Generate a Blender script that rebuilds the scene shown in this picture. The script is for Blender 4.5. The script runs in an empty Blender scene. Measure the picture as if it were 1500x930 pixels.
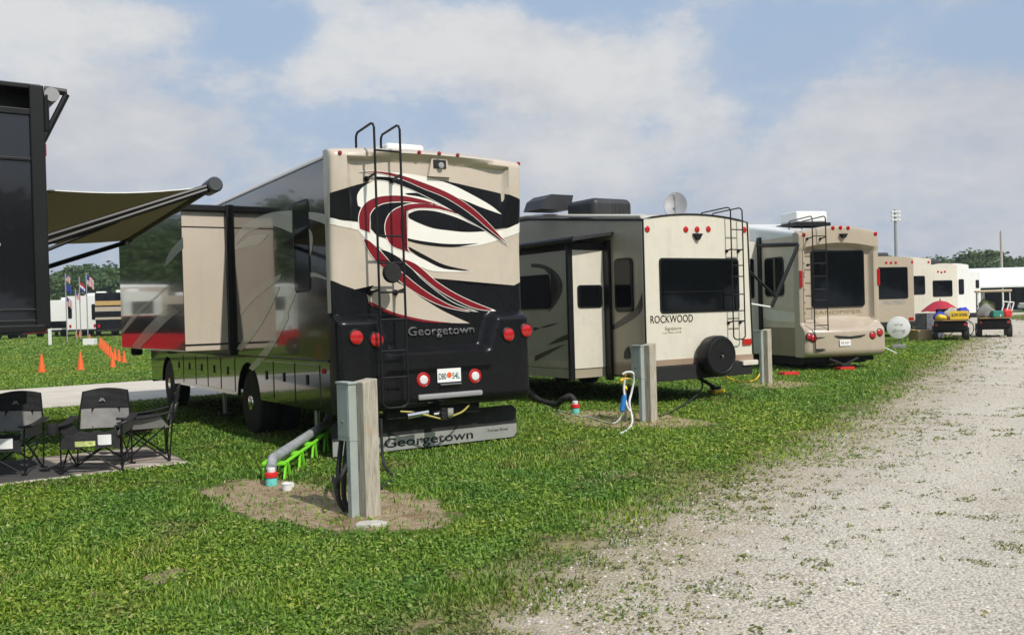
import bpy, bmesh, math, random
import numpy as np
from mathutils import Matrix, Vector
R=math.radians; PI=math.pi
random.seed(7); RNG=np.random.default_rng(11)
scn=bpy.context.scene; col=scn.collection
# ------------------------------------------------------------------ camera
CAMZ=1.65; F=1350.0
cd=bpy.data.cameras.new('camera'); cam=bpy.data.objects.new('camera',cd); col.objects.link(cam)
cd.sensor_width=36; cd.lens=36*F/1500; cd.clip_start=.1; cd.clip_end=6000
CM=Matrix.Rotation(R(90-.42),4,'X')@Matrix.Rotation(-.028,4,'Z'); CM.translation=(0,0,CAMZ)
cam.matrix_world=CM; scn.camera=cam
def ray(px,py): return (CM.to_3x3()@Vector(((px-750)/F,-(py-465)/F,-1)))
def sst(a,b,x):
    t=np.clip((x-a)/(b-a),0,1); return t*t*(3-2*t)
def terr(x,y):                                   # the field beyond the lane climbs gently to the left
    return .52*sst(38,78,y)*sst(2,-12,x)
def gp(px,py,z=0):
    d=ray(px,py); t=(z-CAMZ)/d.z; return Vector((d.x*t,d.y*t,z))
def gt(px,py):
    z=0
    for i in range(12): p=gp(px,py,z); z=float(terr(p.x,p.y))
    return Vector((p.x,p.y,z))
def onp(px,py,M,axis,val):                       # where the sight line through a photo point meets a plane of a vehicle
    Mi=M.inverted(); o=Mi@Vector((0,0,CAMZ)); d=Mi.to_3x3()@ray(px,py)
    t=(val-o[axis])/d[axis]; return o+d*t
# ------------------------------------------------------------------ materials
def ramp(nt,fac,stops):
    r=nt.nodes.new('ShaderNodeValToRGB'); e=r.color_ramp.elements
    while len(e)<len(stops): e.new(.5)
    for i,(p,c) in enumerate(stops): e[i].position=p; e[i].color=(*c,1)
    nt.links.new(fac,r.inputs[0]); return r.outputs[0]
def noise(nt,vec,scale,detail=4,rough=.55):
    n=nt.nodes.new('ShaderNodeTexNoise'); n.inputs['Scale'].default_value=scale; n.inputs['Detail'].default_value=detail
    n.inputs['Roughness'].default_value=rough
    nt.links.new(vec,n.inputs['Vector']); return n.outputs[0]
def mix(nt,fac,a,b,mode='MIX'):
    m=nt.nodes.new('ShaderNodeMix'); m.data_type='RGBA'; m.blend_type=mode
    for s,v in ((m.inputs[0],fac),(m.inputs[6],a),(m.inputs[7],b)):
        if hasattr(v,'links'): nt.links.new(v,s)
        elif isinstance(v,(tuple,list)): s.default_value=(*v[:3],1)
        else: s.default_value=v
    return m.outputs[2]
def math_(nt,op,a,b=None,c=None):
    m=nt.nodes.new('ShaderNodeMath'); m.operation=op
    for i,v in enumerate((a,b,c)):
        if v is None: continue
        if hasattr(v,'links'): nt.links.new(v,m.inputs[i])
        else: m.inputs[i].default_value=v
    return m.outputs[0]
MT={}
def mat(name,c,rough=.5,metal=0,coat=0,vary=.08,vs=3,bump=0,bs=60,grime=0,trans=0,spec=.5,emis=0,coatr=.03,zdirt=None,streak=0):
    if name in MT: return MT[name]
    m=bpy.data.materials.new(name); m.use_nodes=True; nt=m.node_tree; b=nt.nodes['Principled BSDF']
    tc=nt.nodes.new('ShaderNodeTexCoord').outputs['Object']
    n=noise(nt,tc,vs); f=ramp(nt,n,[(.3,(1-vary,)*3),(.7,(1+vary,)*3)])
    colr=mix(nt,1.0,c,f,'MULTIPLY')
    if grime:
        g=noise(nt,tc,vs*2.7,6,.7); gf=ramp(nt,g,[(.5,(0,)*3),(.75,(grime,)*3)])
        colr=mix(nt,gf,colr,(.20,.17,.13))
    if streak:                                   # rain streaks down the panels
        mp=nt.nodes.new('ShaderNodeMapping'); mp.inputs['Scale'].default_value=(4,4,.30); nt.links.new(tc,mp.inputs[0])
        sf=ramp(nt,noise(nt,mp.outputs[0],2.2,6,.7),[(.52,(0,)*3),(.78,(streak,)*3)]); colr=mix(nt,sf,colr,(.20,.17,.13))
    if zdirt:                                    # road dust rising from the hem of a skirt
        sx=nt.nodes.new('ShaderNodeSeparateXYZ'); nt.links.new(tc,sx.inputs[0])
        k=math_(nt,'MULTIPLY_ADD',sx.outputs[2],-1/(zdirt[1]-zdirt[0]),zdirt[1]/(zdirt[1]-zdirt[0]))
        k=math_(nt,'MULTIPLY',math_(nt,'MAXIMUM',k,0),noise(nt,tc,5,5)); k=math_(nt,'MINIMUM',math_(nt,'MULTIPLY',k,zdirt[2]),.7)
        colr=mix(nt,k,colr,(.22,.19,.15))
    nt.links.new(colr,b.inputs['Base Color'])
    b.inputs['Roughness'].default_value=rough; b.inputs['Metallic'].default_value=metal
    b.inputs['Coat Weight'].default_value=coat; b.inputs['Coat Roughness'].default_value=coatr
    b.inputs['Specular IOR Level'].default_value=spec
    if trans: b.inputs['Transmission Weight'].default_value=trans
    if bump:
        bp=nt.nodes.new('ShaderNodeBump'); bp.inputs['Strength'].default_value=bump; bp.inputs['Distance'].default_value=.01
        nt.links.new(noise(nt,tc,bs,3),bp.inputs['Height']); nt.links.new(bp.outputs[0],b.inputs['Normal'])
    MT[name]=m; return m
M_beige=mat('beige paint',(.57,.495,.405),.3,coat=.5,vary=.03,grime=.10,bump=.03,bs=2,streak=.12)
M_cream=mat('cream fibreglass',(.70,.66,.56),.33,coat=.3,vary=.03,grime=.14,vs=2,bump=.04,bs=1.5,streak=.14)
M_white=mat('white gelcoat',(.80,.80,.77),.35,coat=.2,vary=.03,grime=.08,bump=.02,bs=2,streak=.14)
M_stripe=mat('white stripe paint',(.84,.82,.75),.3,coat=.4,vary=.02)
M_char=mat('charcoal paint',(.008,.008,.010),.26,coat=0,vary=.2,spec=.3)
M_gloss=mat('glossy dark paint',(.012,.011,.008),.10,coat=.8,vary=.05,spec=.6,bump=.012,bs=1.3)
M_jet=mat('black gloss trailer paint',(.009,.0095,.011),.14,spec=.5,coat=.9,vary=.1,bump=.02,bs=1.3)
M_red=mat('crimson paint',(.20,.006,.014),.36,coat=.2,spec=.35,vary=.05)
M_arc=mat('taupe graphic paint',(.52,.49,.39),.3,coat=.6,vary=.05)
M_grey=mat('olive grey paint',(.38,.335,.25),.35,coat=.3,vary=.05,grime=.05)
M_ggrey=mat('dark brown paint',(.05,.04,.032),.35,coat=.3,vary=.05)
M_tan=mat('tan gelcoat',(.46,.385,.295),.33,coat=.4,vary=.04,grime=.12,bump=.03,bs=2,streak=.13)
M_brown=mat('brown lower paint',(.25,.19,.135),.33,coat=.4,vary=.05)
M_rub=mat('black rubber',(.018,.018,.018),.75,vary=.25,bump=.3,bs=50,grime=.10)
M_blk=mat('black metal',(.007,.007,.008),.42,spec=.35,vary=.2)
M_und=mat('dark undercarriage',(.012,.012,.012),.8,vary=.3)
M_flap=mat('rubber mud flap',(.014,.014,.014),.7,vary=.3,grime=.2)
M_chrome=mat('chrome',(.75,.75,.76),.12,1,vary=.05)
M_steel=mat('dull steel',(.42,.42,.42),.35,.9,vary=.15,grime=.2)
M_glass=mat('tinted glass',(.004,.005,.006),.05,vary=.1,spec=.35,bump=.03,bs=1.5)
M_lens=mat('red lens',(.46,.008,.010),.18,coat=.8,vary=.15,vs=60)
M_clear=mat('clear lens',(.75,.75,.75),.15,coat=.8,vary=.15,vs=60)
M_amber=mat('dark red lens',(.30,.01,.01),.2,coat=.5)
M_box=mat('grey painted steel box',(.36,.40,.38),.45,vary=.08,grime=.2,vs=6)
M_wht=mat('white plastic',(.78,.78,.76),.4,vary=.05,grime=.12,vs=8)
M_paper=mat('white paper',(.82,.82,.82),.8,vary=.04)
M_orange=mat('orange plastic',(.82,.13,.02),.5,vary=.08,grime=.12,vs=9)
M_green=mat('lime plastic',(.22,.72,.03),.4,vary=.08)
M_hose=mat('ribbed grey hose',(.33,.34,.35),.45,vary=.2,vs=12)
M_teal=mat('teal plastic',(.15,.55,.50),.35)
M_redp=mat('red plastic',(.62,.02,.02),.4)
M_yel=mat('yellow plastic',(.85,.55,.02),.45)
M_blue=mat('blue plastic',(.03,.22,.60),.35)
M_fab=mat('black polyester',(.017,.017,.019),.85,vary=.35,vs=9,bump=.5,bs=25)
M_gfab=mat('grey polyester',(.24,.235,.225),.85,vary=.15,vs=9,bump=.4,bs=25)
M_olive=mat('olive awning fabric',(.15,.14,.09),.85,vary=.06,vs=1,bump=.1,bs=4)
M_acdk=mat('dark shroud plastic',(.03,.03,.032),.5,vary=.2,bump=.1,bs=30)
M_gryp=mat('grey plastic',(.30,.30,.31),.5,vary=.1)
M_stone=mat('broken concrete',(.50,.47,.42),.9,vary=.15,vs=20,bump=.6,bs=40)
M_card=mat('cardboard',(.52,.36,.20),.85,vary=.08)
M_text=mat('black lettering',(.02,.02,.022),.5)
M_gtext=mat('silver lettering',(.16,.16,.16),.3,.4)
M_ttext=mat('faded gold lettering',(.30,.22,.11),.5)
def cloth(m,k,c):                                # light soaks through thin fabric
    nt=m.node_tree; b=nt.nodes['Principled BSDF']; o=[n for n in nt.nodes if n.type=='OUTPUT_MATERIAL'][0]
    t=nt.nodes.new('ShaderNodeBsdfTranslucent'); t.inputs[0].default_value=(*c,1); x=nt.nodes.new('ShaderNodeMixShader'); x.inputs[0].default_value=k
    nt.links.new(b.outputs[0],x.inputs[1]); nt.links.new(t.outputs[0],x.inputs[2]); nt.links.new(x.outputs[0],o.inputs[0])
cloth(M_olive,.6,(.31,.285,.185))
# weathered timber
def wood():
    m=bpy.data.materials.new('weathered timber'); m.use_nodes=True; nt=m.node_tree; b=nt.nodes['Principled BSDF']
    tc=nt.nodes.new('ShaderNodeTexCoord').outputs['Object']
    mp=nt.nodes.new('ShaderNodeMapping'); mp.inputs['Scale'].default_value=(22,22,1.2); nt.links.new(tc,mp.inputs[0])
    n=noise(nt,mp.outputs[0],3.5,7,.7); c=ramp(nt,n,[(.28,(.10,.088,.065)),(.42,(.32,.29,.225)),(.60,(.50,.46,.375)),(.78,(.60,.56,.46))])
    n2=noise(nt,tc,5,4); s=ramp(nt,n2,[(.55,(0,0,0)),(.72,(.6,.6,.6))]); c=mix(nt,s,c,(.46,.26,.10))
    nt.links.new(c,b.inputs['Base Color']); b.inputs['Roughness'].default_value=.85
    bp=nt.nodes.new('ShaderNodeBump'); bp.inputs['Strength'].default_value=.7; bp.inputs['Distance'].default_value=.006
    nt.links.new(n,bp.inputs['Height']); nt.links.new(bp.outputs[0],b.inputs['Normal']); return m
M_wood=wood()
# ------------------------------------------------------------------ object helpers
def link(name,me,mats,parent=None,smooth=False):
    o=bpy.data.objects.new(name,me); col.objects.link(o)
    for m in (mats if isinstance(mats,(list,tuple)) else [mats]): me.materials.append(m)
    if smooth:
        me.polygons.foreach_set('use_smooth',[True]*len(me.polygons))
    if parent: o.parent=parent
    return o
def auto(o,ang=35):                              # smooth faces, sharp creases
    me=o.data; bm=bmesh.new(); bm.from_mesh(me)
    for f in bm.faces: f.smooth=True
    for e in bm.edges: e.smooth = len(e.link_faces)==2 and e.calc_face_angle(0)<R(ang)
    bm.to_mesh(me); bm.free()
    wm=o.modifiers.new('wn','WEIGHTED_NORMAL'); wm.keep_sharp=True; wm.weight=60
    return o
def fin(name,bm,mats,parent=None,smooth=None):
    bmesh.ops.recalc_face_normals(bm,faces=bm.faces)
    me=bpy.data.meshes.new(name); bm.to_mesh(me); bm.free()
    o=link(name,me,mats,parent)
    if smooth: auto(o,smooth)
    return o
def thing(name,label,cat,loc=(0,0,0),rz=0,group=None,rx=0):
    o=bpy.data.objects.new(name,None); col.objects.link(o); o.location=loc; o.rotation_euler=(rx,0,rz); o.empty_display_size=.3
    o['label']=label; o['category']=cat
    if group: o['group']=group
    return o
def tag(o,label,cat,group=None):
    o['label']=label; o['category']=cat
    if group: o['group']=group
    return o
def mtx(loc,rz=0,rx=0): return Matrix.Translation(loc)@Matrix.Rotation(rz,4,'Z')@Matrix.Rotation(rx,4,'X')
def addbox(bm,x0,x1,y0,y1,z0,z1,bev=0,mi=0,seg=2):
    r=bmesh.ops.create_cube(bm,size=1); vs=r['verts']
    for v in vs: v.co=Vector(((x0+x1)/2+v.co.x*(x1-x0),(y0+y1)/2+v.co.y*(y1-y0),(z0+z1)/2+v.co.z*(z1-z0)))
    fs=set(f for v in vs for f in v.link_faces)
    if bev:
        es=set(e for v in vs for e in v.link_edges)
        r=bmesh.ops.bevel(bm,geom=list(es),offset=bev,segments=seg,affect='EDGES',profile=.5); fs=set(r['faces'])|set(f for f in fs if f.is_valid)
    for f in fs: f.material_index=mi
    return fs
def box(name,x0,x1,y0,y1,z0,z1,m,parent=None,bev=.01,seg=2):
    bm=bmesh.new(); addbox(bm,x0,x1,y0,y1,z0,z1,bev,0,seg); return fin(name,bm,m,parent,40)
def cr(pts,n=8,closed=False):                    # Catmull-Rom through points
    P=[Vector(p) for p in pts]; out=[]; N=len(P)
    for i in range(N if closed else N-1):
        if closed: a,b,c,d=P[i-1],P[i],P[(i+1)%N],P[(i+2)%N]
        else: a,b,c,d=P[max(i-1,0)],P[i],P[i+1],P[min(i+2,N-1)]
        for k in range(n):
            t=k/n; out.append(.5*((2*b)+(c-a)*t+(2*a-5*b+4*c-d)*t*t+(3*b-a-3*c+d)*t**3))
    if not closed: out.append(P[-1])
    return out
def addtube(bm,pts,r,seg=8,cap=True,mi=0):
    P=[Vector(p) for p in pts]; rings=[]; up=None
    for i,p in enumerate(P):
        t=(P[min(i+1,len(P)-1)]-P[max(i-1,0)]).normalized()
        if up is None:
            up=Vector((0,0,1)) if abs(t.z)<.9 else Vector((1,0,0))
        s=t.cross(up).normalized(); up=s.cross(t).normalized()
        rr=r[i] if isinstance(r,(list,tuple)) else r
        rings.append([bm.verts.new(p+(s*math.cos(2*PI*k/seg)+up*math.sin(2*PI*k/seg))*rr) for k in range(seg)])
    for a,b in zip(rings,rings[1:]):
        for k in range(seg):
            f=bm.faces.new((a[k],a[(k+1)%seg],b[(k+1)%seg],b[k])); f.material_index=mi
    if cap:
        for rg in (rings[0],rings[-1]):
            f=bm.faces.new(rg); f.material_index=mi
def tube(name,paths,r,m,parent=None,seg=8):
    bm=bmesh.new()
    if not isinstance(paths[0][0],(tuple,list,Vector)): paths=[paths]
    for p in paths: addtube(bm,p,r,seg)
    return fin(name,bm,m,parent,50)
def addprism(bm,poly,axis,a,b,mi=0):             # polygon extruded along an axis; poly in the two other axes
    def P(u,v,w): return ((w,u,v),(u,w,v),(u,v,w))[axis]
    A=[bm.verts.new(P(u,v,a)) for u,v in poly]; B=[bm.verts.new(P(u,v,b)) for u,v in poly]; n=len(poly); fs=[]
    fs.append(bm.faces.new(A)); fs.append(bm.faces.new(B[::-1]))
    for i in range(n): fs.append(bm.faces.new((A[i],B[i],B[(i+1)%n],A[(i+1)%n])))
    for f in fs: f.material_index=mi
    return fs
def prism(name,poly,axis,a,b,m,parent=None,bev=0):
    bm=bmesh.new(); addprism(bm,poly,axis,a,b)
    if bev: bmesh.ops.bevel(bm,geom=[e for e in bm.edges if e.calc_face_angle(0)>R(50)],offset=bev,segments=2,affect='EDGES')
    return fin(name,bm,m,parent,40)
def rrect(x0,x1,z0,z1,r,n=5):
    o=[]
    for cx,cz,a in ((x1-r,z1-r,0),(x0+r,z1-r,90),(x0+r,z0+r,180),(x1-r,z0+r,270)):
        for k in range(n+1):
            t=R(a+90*k/n); o.append((cx+r*math.cos(t),cz+r*math.sin(t)))
    return o
def lathe(name,prof,axis,c,m,parent=None,seg=24):  # prof: (radius, along axis)
    bm=bmesh.new(); rings=[]
    for r_,h in prof:
        rg=[]
        for k in range(seg):
            a=2*PI*k/seg; u,v=r_*math.cos(a),r_*math.sin(a)
            p=((h,u,v),(u,h,v),(u,v,h))[axis]; rg.append(bm.verts.new(Vector(p)+Vector(c)))
        rings.append(rg)
    for a,b in zip(rings,rings[1:]):
        for k in range(seg): bm.faces.new((a[k],a[(k+1)%seg],b[(k+1)%seg],b[k]))
    bm.faces.new(rings[0]); bm.faces.new(rings[-1])
    return fin(name,bm,m,parent,40)
def text(name,s,h,m,parent,loc,rot=(PI/2,0,0),w=None,ext=.003,bold=0):
    c=bpy.data.curves.new(name,'FONT'); c.body=s; c.size=1; c.extrude=0; c.offset=bold; c.resolution_u=3
    t=bpy.data.objects.new('t',c); col.objects.link(t); bpy.context.view_layer.update()
    me=bpy.data.meshes.new_from_object(t.evaluated_get(bpy.context.evaluated_depsgraph_get())); bpy.data.objects.remove(t)
    co=np.array([v.co[:] for v in me.vertices]); mn,mx=co.min(0),co.max(0)
    capS=.69; sy=h/capS; sx=sy if w is None else w/(mx[0]-mn[0])
    for v in me.vertices: v.co=Vector(((v.co.x-mn[0])*sx,v.co.y*sy,0))
    bm=bmesh.new(); bm.from_mesh(me)
    r=bmesh.ops.extrude_face_region(bm,geom=bm.faces[:])
    for g in r['geom']:
        if isinstance(g,bmesh.types.BMVert): g.co.z+=ext
    bm.to_mesh(me); bm.free()
    me.name=name; o=link(name,me,m,parent); o.location=loc; o.rotation_euler=rot; return o
def decal(name,poly,m,parent,axis=1,base=0,off=.004,hf=None,xs=(),zs=(),sign=-1):
    bm=bmesh.new()
    vs=[bm.verts.new((u,0,v)) for u,v in poly]
    f=bm.faces.new(vs); bmesh.ops.triangulate(bm,faces=[f],ngon_method='EAR_CLIP')
    for x in xs: bmesh.ops.bisect_plane(bm,geom=bm.verts[:]+bm.edges[:]+bm.faces[:],plane_co=(x,0,0),plane_no=(1,0,0))
    for z in zs: bmesh.ops.bisect_plane(bm,geom=bm.verts[:]+bm.edges[:]+bm.faces[:],plane_co=(0,0,z),plane_no=(0,0,1))
    for v in bm.verts:
        u,w=v.co.x,v.co.z; h=hf(u,w) if hf else 0
        v.co = Vector((u,base+sign*(h+off),w)) if axis==1 else Vector((base+sign*(h+off),u,w))
    bm.normal_update()
    want=Vector((0,sign,0)) if axis==1 else Vector((sign,0,0))
    for f in bm.faces:
        if f.normal.dot(want)<0: f.normal_flip()
    me=bpy.data.meshes.new(name); bm.to_mesh(me); bm.free()
    return link(name,me,m,parent,smooth=bool(hf))
def kids(o): return [c for c in bpy.data.objects if c.parent==o]
_ch={}
def dup(root,loc,rz,label=None,group=None,scale=None,parent=None):
    r=root.copy(); col.objects.link(r)
    if parent is None:
        r.location=loc; r.rotation_euler=(0,0,rz)
        if scale: r.scale=(scale,)*3 if not isinstance(scale,tuple) else scale
        if label: r['label']=label
        if group: r['group']=group
    else: r.parent=parent
    if root.name not in _ch: _ch[root.name]=kids(root)
    _ch.setdefault(r.name,[])
    for c in list(_ch[root.name]): _ch[r.name].append(dup(c,None,0,parent=r))
    return r
def wheel(parent,x,y,r,w,side,chrome=True,z=None):
    z=r if z is None else z
    s=side; prof=[(r*.62,w*.5),(r*.9,w*.5),(r*.985,w*.42),(r,w*.3),(r,-w*.3),(r*.985,-w*.42),(r*.9,-w*.5),(r*.62,-w*.5)]
    t=lathe('wheel',prof,0,(x,y,z),M_rub,parent,28)
    rp=[(r*.63,-.05*s),(r*.63,s*w*.46),(r*.58,s*w*.5),(r*.5,s*w*.30),(r*.28,s*w*.28),(r*.22,s*w*.55),(r*.08,s*w*.6)]
    lathe('rim',rp,0,(x,y,z),M_chrome if chrome else M_steel,t,24)
    return t
def ladder(parent,x0,x1,z0,z1,so,base,rungs,hoopy=.3,hoopz=.18,mounts=(),m=None,r=.013,bottomloop=True):
    m=m or M_blk; bm=bmesh.new(); y=base-so
    for x in (x0,x1):
        top=[(x,y,z0+.08),(x,y,z1+hoopz-.06),(x,y+.03,z1+hoopz-.015),(x,y+.08,z1+hoopz),(x,y+hoopy-.05,z1+hoopz-.03),(x,y+hoopy-.01,z1+hoopz-.06),(x,y+hoopy,z1+hoopz-.1),(x,y+hoopy,z1-.14)]
        addtube(bm,top,r)
    if bottomloop: addtube(bm,[(x0,y,z0+.085),(x0,y,z0+.05),(x0+.04,y,z0+.01),(x0+.08,y,z0),(x1-.08,y,z0),(x1-.04,y,z0+.01),(x1,y,z0+.05),(x1,y,z0+.085)],r)
    for z in rungs: addtube(bm,[(x0,y,z),(x1,y,z)],r*.85)
    for z in mounts:
        for x in (x0,x1):
            addtube(bm,[(x,y,z),(x,base+.01,z-.03)],r*1.1)
            addtube(bm,[(x,base-.03,z-.028),(x,base+.01,z-.03)],r*2.4)
    return fin('ladder',bm,m,parent,50)
# ------------------------------------------------------------------ sun, sky
SD=Vector((.60,-.80,math.tan(R(46)))).normalized()      # towards the sun
ld=bpy.data.lights.new('sun','SUN'); ld.energy=3.45; ld.angle=R(.6); ld.color=(1,.95,.87)
so=bpy.data.objects.new('sun',ld); col.objects.link(so); so.rotation_euler=SD.to_track_quat('Z','Y').to_euler(); so.location=(20,-25,40)
w=bpy.data.worlds.new('World'); scn.world=w; w.use_nodes=True; nt=w.node_tree; nt.nodes.clear()
out=nt.nodes.new('ShaderNodeOutputWorld'); bg=nt.nodes.new('ShaderNodeBackground'); nt.links.new(bg.outputs[0],out.inputs[0])
sky=nt.nodes.new('ShaderNodeTexSky'); sky.sky_type='NISHITA'; sky.sun_disc=False; sky.sun_elevation=R(46); sky.sun_rotation=math.atan2(.6,-.8)
sky.dust_density=3.5; sky.air_density=1.0; sky.ozone_density=1.3
bg.inputs[1].default_value=.10
g=nt.nodes.new('ShaderNodeTexCoord').outputs['Generated']; sx=nt.nodes.new('ShaderNodeSeparateXYZ'); nt.links.new(g,sx.inputs[0])
X,Y,Z=sx.outputs
az=math_(nt,'ARCTAN2',X,Y); el=math_(nt,'ARCSINE',Z)
# stratify clouds: noise on a plane overhead
zz=math_(nt,'ADD',math_(nt,'MAXIMUM',Z,0),.32)
cb=nt.nodes.new('ShaderNodeCombineXYZ'); nt.links.new(math_(nt,'DIVIDE',X,zz),cb.inputs[0]); nt.links.new(math_(nt,'DIVIDE',Y,zz),cb.inputs[1]); cb.inputs[2].default_value=3.7
n1=noise(nt,cb.outputs[0],2.6,9,.58)
cb2=nt.nodes.new('ShaderNodeCombineXYZ'); nt.links.new(az,cb2.inputs[0]); nt.links.new(math_(nt,'MULTIPLY',el,1.7),cb2.inputs[1]); cb2.inputs[2].default_value=1.3
n2=noise(nt,cb2.outputs[0],7.5,10,.64)
bias=None
def blob(px,py,sxp,syp,amp):
    global bias
    a=math_(nt,'DIVIDE',math_(nt,'SUBTRACT',az,(px-750)/F),sxp/F); e=math_(nt,'DIVIDE',math_(nt,'SUBTRACT',el,(455-py)/F),syp/F)
    q=math_(nt,'ADD',math_(nt,'MULTIPLY',a,a),math_(nt,'MULTIPLY',e,e))
    v=math_(nt,'MULTIPLY',math_(nt,'EXPONENT',math_(nt,'MULTIPLY',q,-1)),amp)
    bias=v if bias is None else math_(nt,'ADD',bias,v)
for b_ in ((120,85,230,80,.24),(640,60,230,75,.26),(860,130,200,60,.28),(230,235,230,70,.28),(1300,10,330,60,.28),(1330,250,260,90,.26),(800,240,260,60,.18),
           (390,75,80,50,-.36),(280,20,120,24,-.25),(870,10,200,38,-.34),(1150,110,150,70,-.30),(430,200,90,50,-.18),(1450,120,90,50,-.15),(700,430,2500,90,.12)): blob(*b_)
base=math_(nt,'ADD',math_(nt,'MULTIPLY',n1,.45),math_(nt,'MULTIPLY',n2,.95))
dens=math_(nt,'ADD',base,bias)
mask=ramp(nt,dens,[(.60,(.06,)*3),(.71,(.28,)*3),(.79,(.68,)*3),(.90,(.92,)*3),(1,(1,)*3)])
# cloud body: bright crowns, grey-violet bellies
sh=noise(nt,cb2.outputs[0],3.3,7,.6)
shade=math_(nt,'ADD',math_(nt,'MULTIPLY',sh,1.05),math_(nt,'MULTIPLY',dens,.28))
cc=ramp(nt,shade,[(.52,(4.4,4.7,5.3)),(.66,(5.4,5.6,6.0)),(.86,(7.2,7.2,7.15))])
horiz=ramp(nt,el,[(0,(1,)*3),(.20,(.4,)*3),(.40,(0,)*3)])
skyc=mix(nt,1.0,sky.outputs[0],(1.0,1.0,1.0),'MULTIPLY')
skyb=mix(nt,.72,skyc,(4.0,5.45,7.5))
c1=mix(nt,mask,skyb,cc)
hz=mix(nt,math_(nt,'MULTIPLY',horiz,.45),c1,(4.2,4.55,5.3))
nt.links.new(hz,bg.inputs[0])
# ------------------------------------------------------------------ ground
def vnoise(x,y,s,seed=0):                        # value noise, numpy
    x=np.asarray(x)*s+seed*17.3; y=np.asarray(y)*s-seed*9.1
    xi=np.floor(x).astype(np.int64); yi=np.floor(y).astype(np.int64); fx=x-xi; fy=y-yi; fx=fx*fx*(3-2*fx); fy=fy*fy*(3-2*fy)
    def h(a,b):
        n=(a*374761393+b*668265263+seed*1442695)&0x7fffffff; n=((n^(n>>13))*1274126177)&0x7fffffff; return ((n^(n>>16))&0xffff)/65535.
    return (h(xi,yi)*(1-fx)+h(xi+1,yi)*fx)*(1-fy)+(h(xi,yi+1)*(1-fx)+h(xi+1,yi+1)*fx)*fy
def fbm(x,y,s,seed=0): return .5*vnoise(x,y,s,seed)+.3*vnoise(x,y,s*2.1,seed+1)+.2*vnoise(x,y,s*4.5,seed+2)
EDGE=[gp(*p)[:2] for p in ((700,1100),(745,950),(790,905),(850,862),(930,795),(1000,748),(1095,705),(1190,668),(1262,627),(1318,585),(1362,553),(1392,528),(1412,508),(1428,497))]
e1=Vector(EDGE[-1]); EDGE+= [tuple(e1+Vector((4,14))),tuple(e1+Vector((16,48))),tuple(e1+Vector((30,62)))]
EDGE=[(-.6,-6),(-.2,0)]+EDGE
def sdist(x,y,line=EDGE):                        # signed distance to the road's left edge, + on the gravel
    best=np.full(np.shape(x),1e9); sg=np.ones(np.shape(x))
    for (ax,ay),(bx,by) in zip(line,line[1:]):
        dx,dy=bx-ax,by-ay; L=dx*dx+dy*dy; t=np.clip(((x-ax)*dx+(y-ay)*dy)/L,0,1)
        ex,ey=x-ax-t*dx,y-ay-t*dy; d=np.hypot(ex,ey); s=np.where(dx*ey-dy*ex<0,1,-1); m=d<best; best=np.where(m,d,best); sg=np.where(m,s,sg)
    return best*sg
def gridmesh(name,xs,ys,zf,mats,attrs=None):
    Xg,Yg=np.meshgrid(xs,ys); Zg=zf(Xg,Yg); n,m_=Xg.shape
    V=np.stack([Xg,Yg,Zg],-1).reshape(-1,3); idx=np.arange(n*m_).reshape(n,m_)
    Fq=np.stack([idx[:-1,:-1],idx[:-1,1:],idx[1:,1:],idx[1:,:-1]],-1).reshape(-1,4)
    me=bpy.data.meshes.new(name); me.from_pydata(V.tolist(),[],Fq.tolist()); o=link(name,me,mats)
    for k,v in (attrs or {}).items():
        a=me.attributes.new(k,'FLOAT','POINT'); a.data.foreach_set('value',v(V[:,0],V[:,1]).astype(np.float32))
    me.polygons.foreach_set('use_smooth',[True]*len(me.polygons)); return o
def ground_mat():
    m=bpy.data.materials.new('turf soil'); m.use_nodes=True; nt=m.node_tree; b=nt.nodes['Principled BSDF']
    tc=nt.nodes.new('ShaderNodeTexCoord').outputs['Object']
    n=noise(nt,tc,14,7,.75); c=ramp(nt,n,[(.3,(.05,.095,.014)),(.5,(.11,.19,.027)),(.68,(.18,.26,.042)),(.8,(.26,.28,.10))])
    n2=noise(nt,tc,.22,4); c=mix(nt,ramp(nt,n2,[(.4,(0,)*3),(.65,(.45,)*3)]),c,(.16,.20,.035))
    n3=noise(nt,tc,1.1,5,.65); c=mix(nt,ramp(nt,n3,[(.62,(0,)*3),(.75,(.5,)*3)]),c,(.24,.17,.09))
    nt.links.new(c,b.inputs['Base Color']); b.inputs['Roughness'].default_value=.95; b.inputs['Specular IOR Level'].default_value=.1
    bp=nt.nodes.new('ShaderNodeBump'); bp.inputs['Strength'].default_value=1; bp.inputs['Distance'].default_value=.05
    nt.links.new(noise(nt,tc,25,5,.8),bp.inputs['Height']); nt.links.new(bp.outputs[0],b.inputs['Normal']); return m
def spread(a,b,n,p=2.2):
    t=np.linspace(-1,1,n); return np.sign(t)*np.abs(t)**p*(b-a)/2+(a+b)/2
gx=np.unique(np.concatenate([np.linspace(-90,60,76),np.array([-450,-250,-150,100,160,300,450])])); gy=np.unique(np.concatenate([np.linspace(-10,140,76),np.array([-150,-80,180,260,400,700])]))
gr=gridmesh('grass_field',gx,gy,terr,ground_mat()); gr['kind']='structure'
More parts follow.
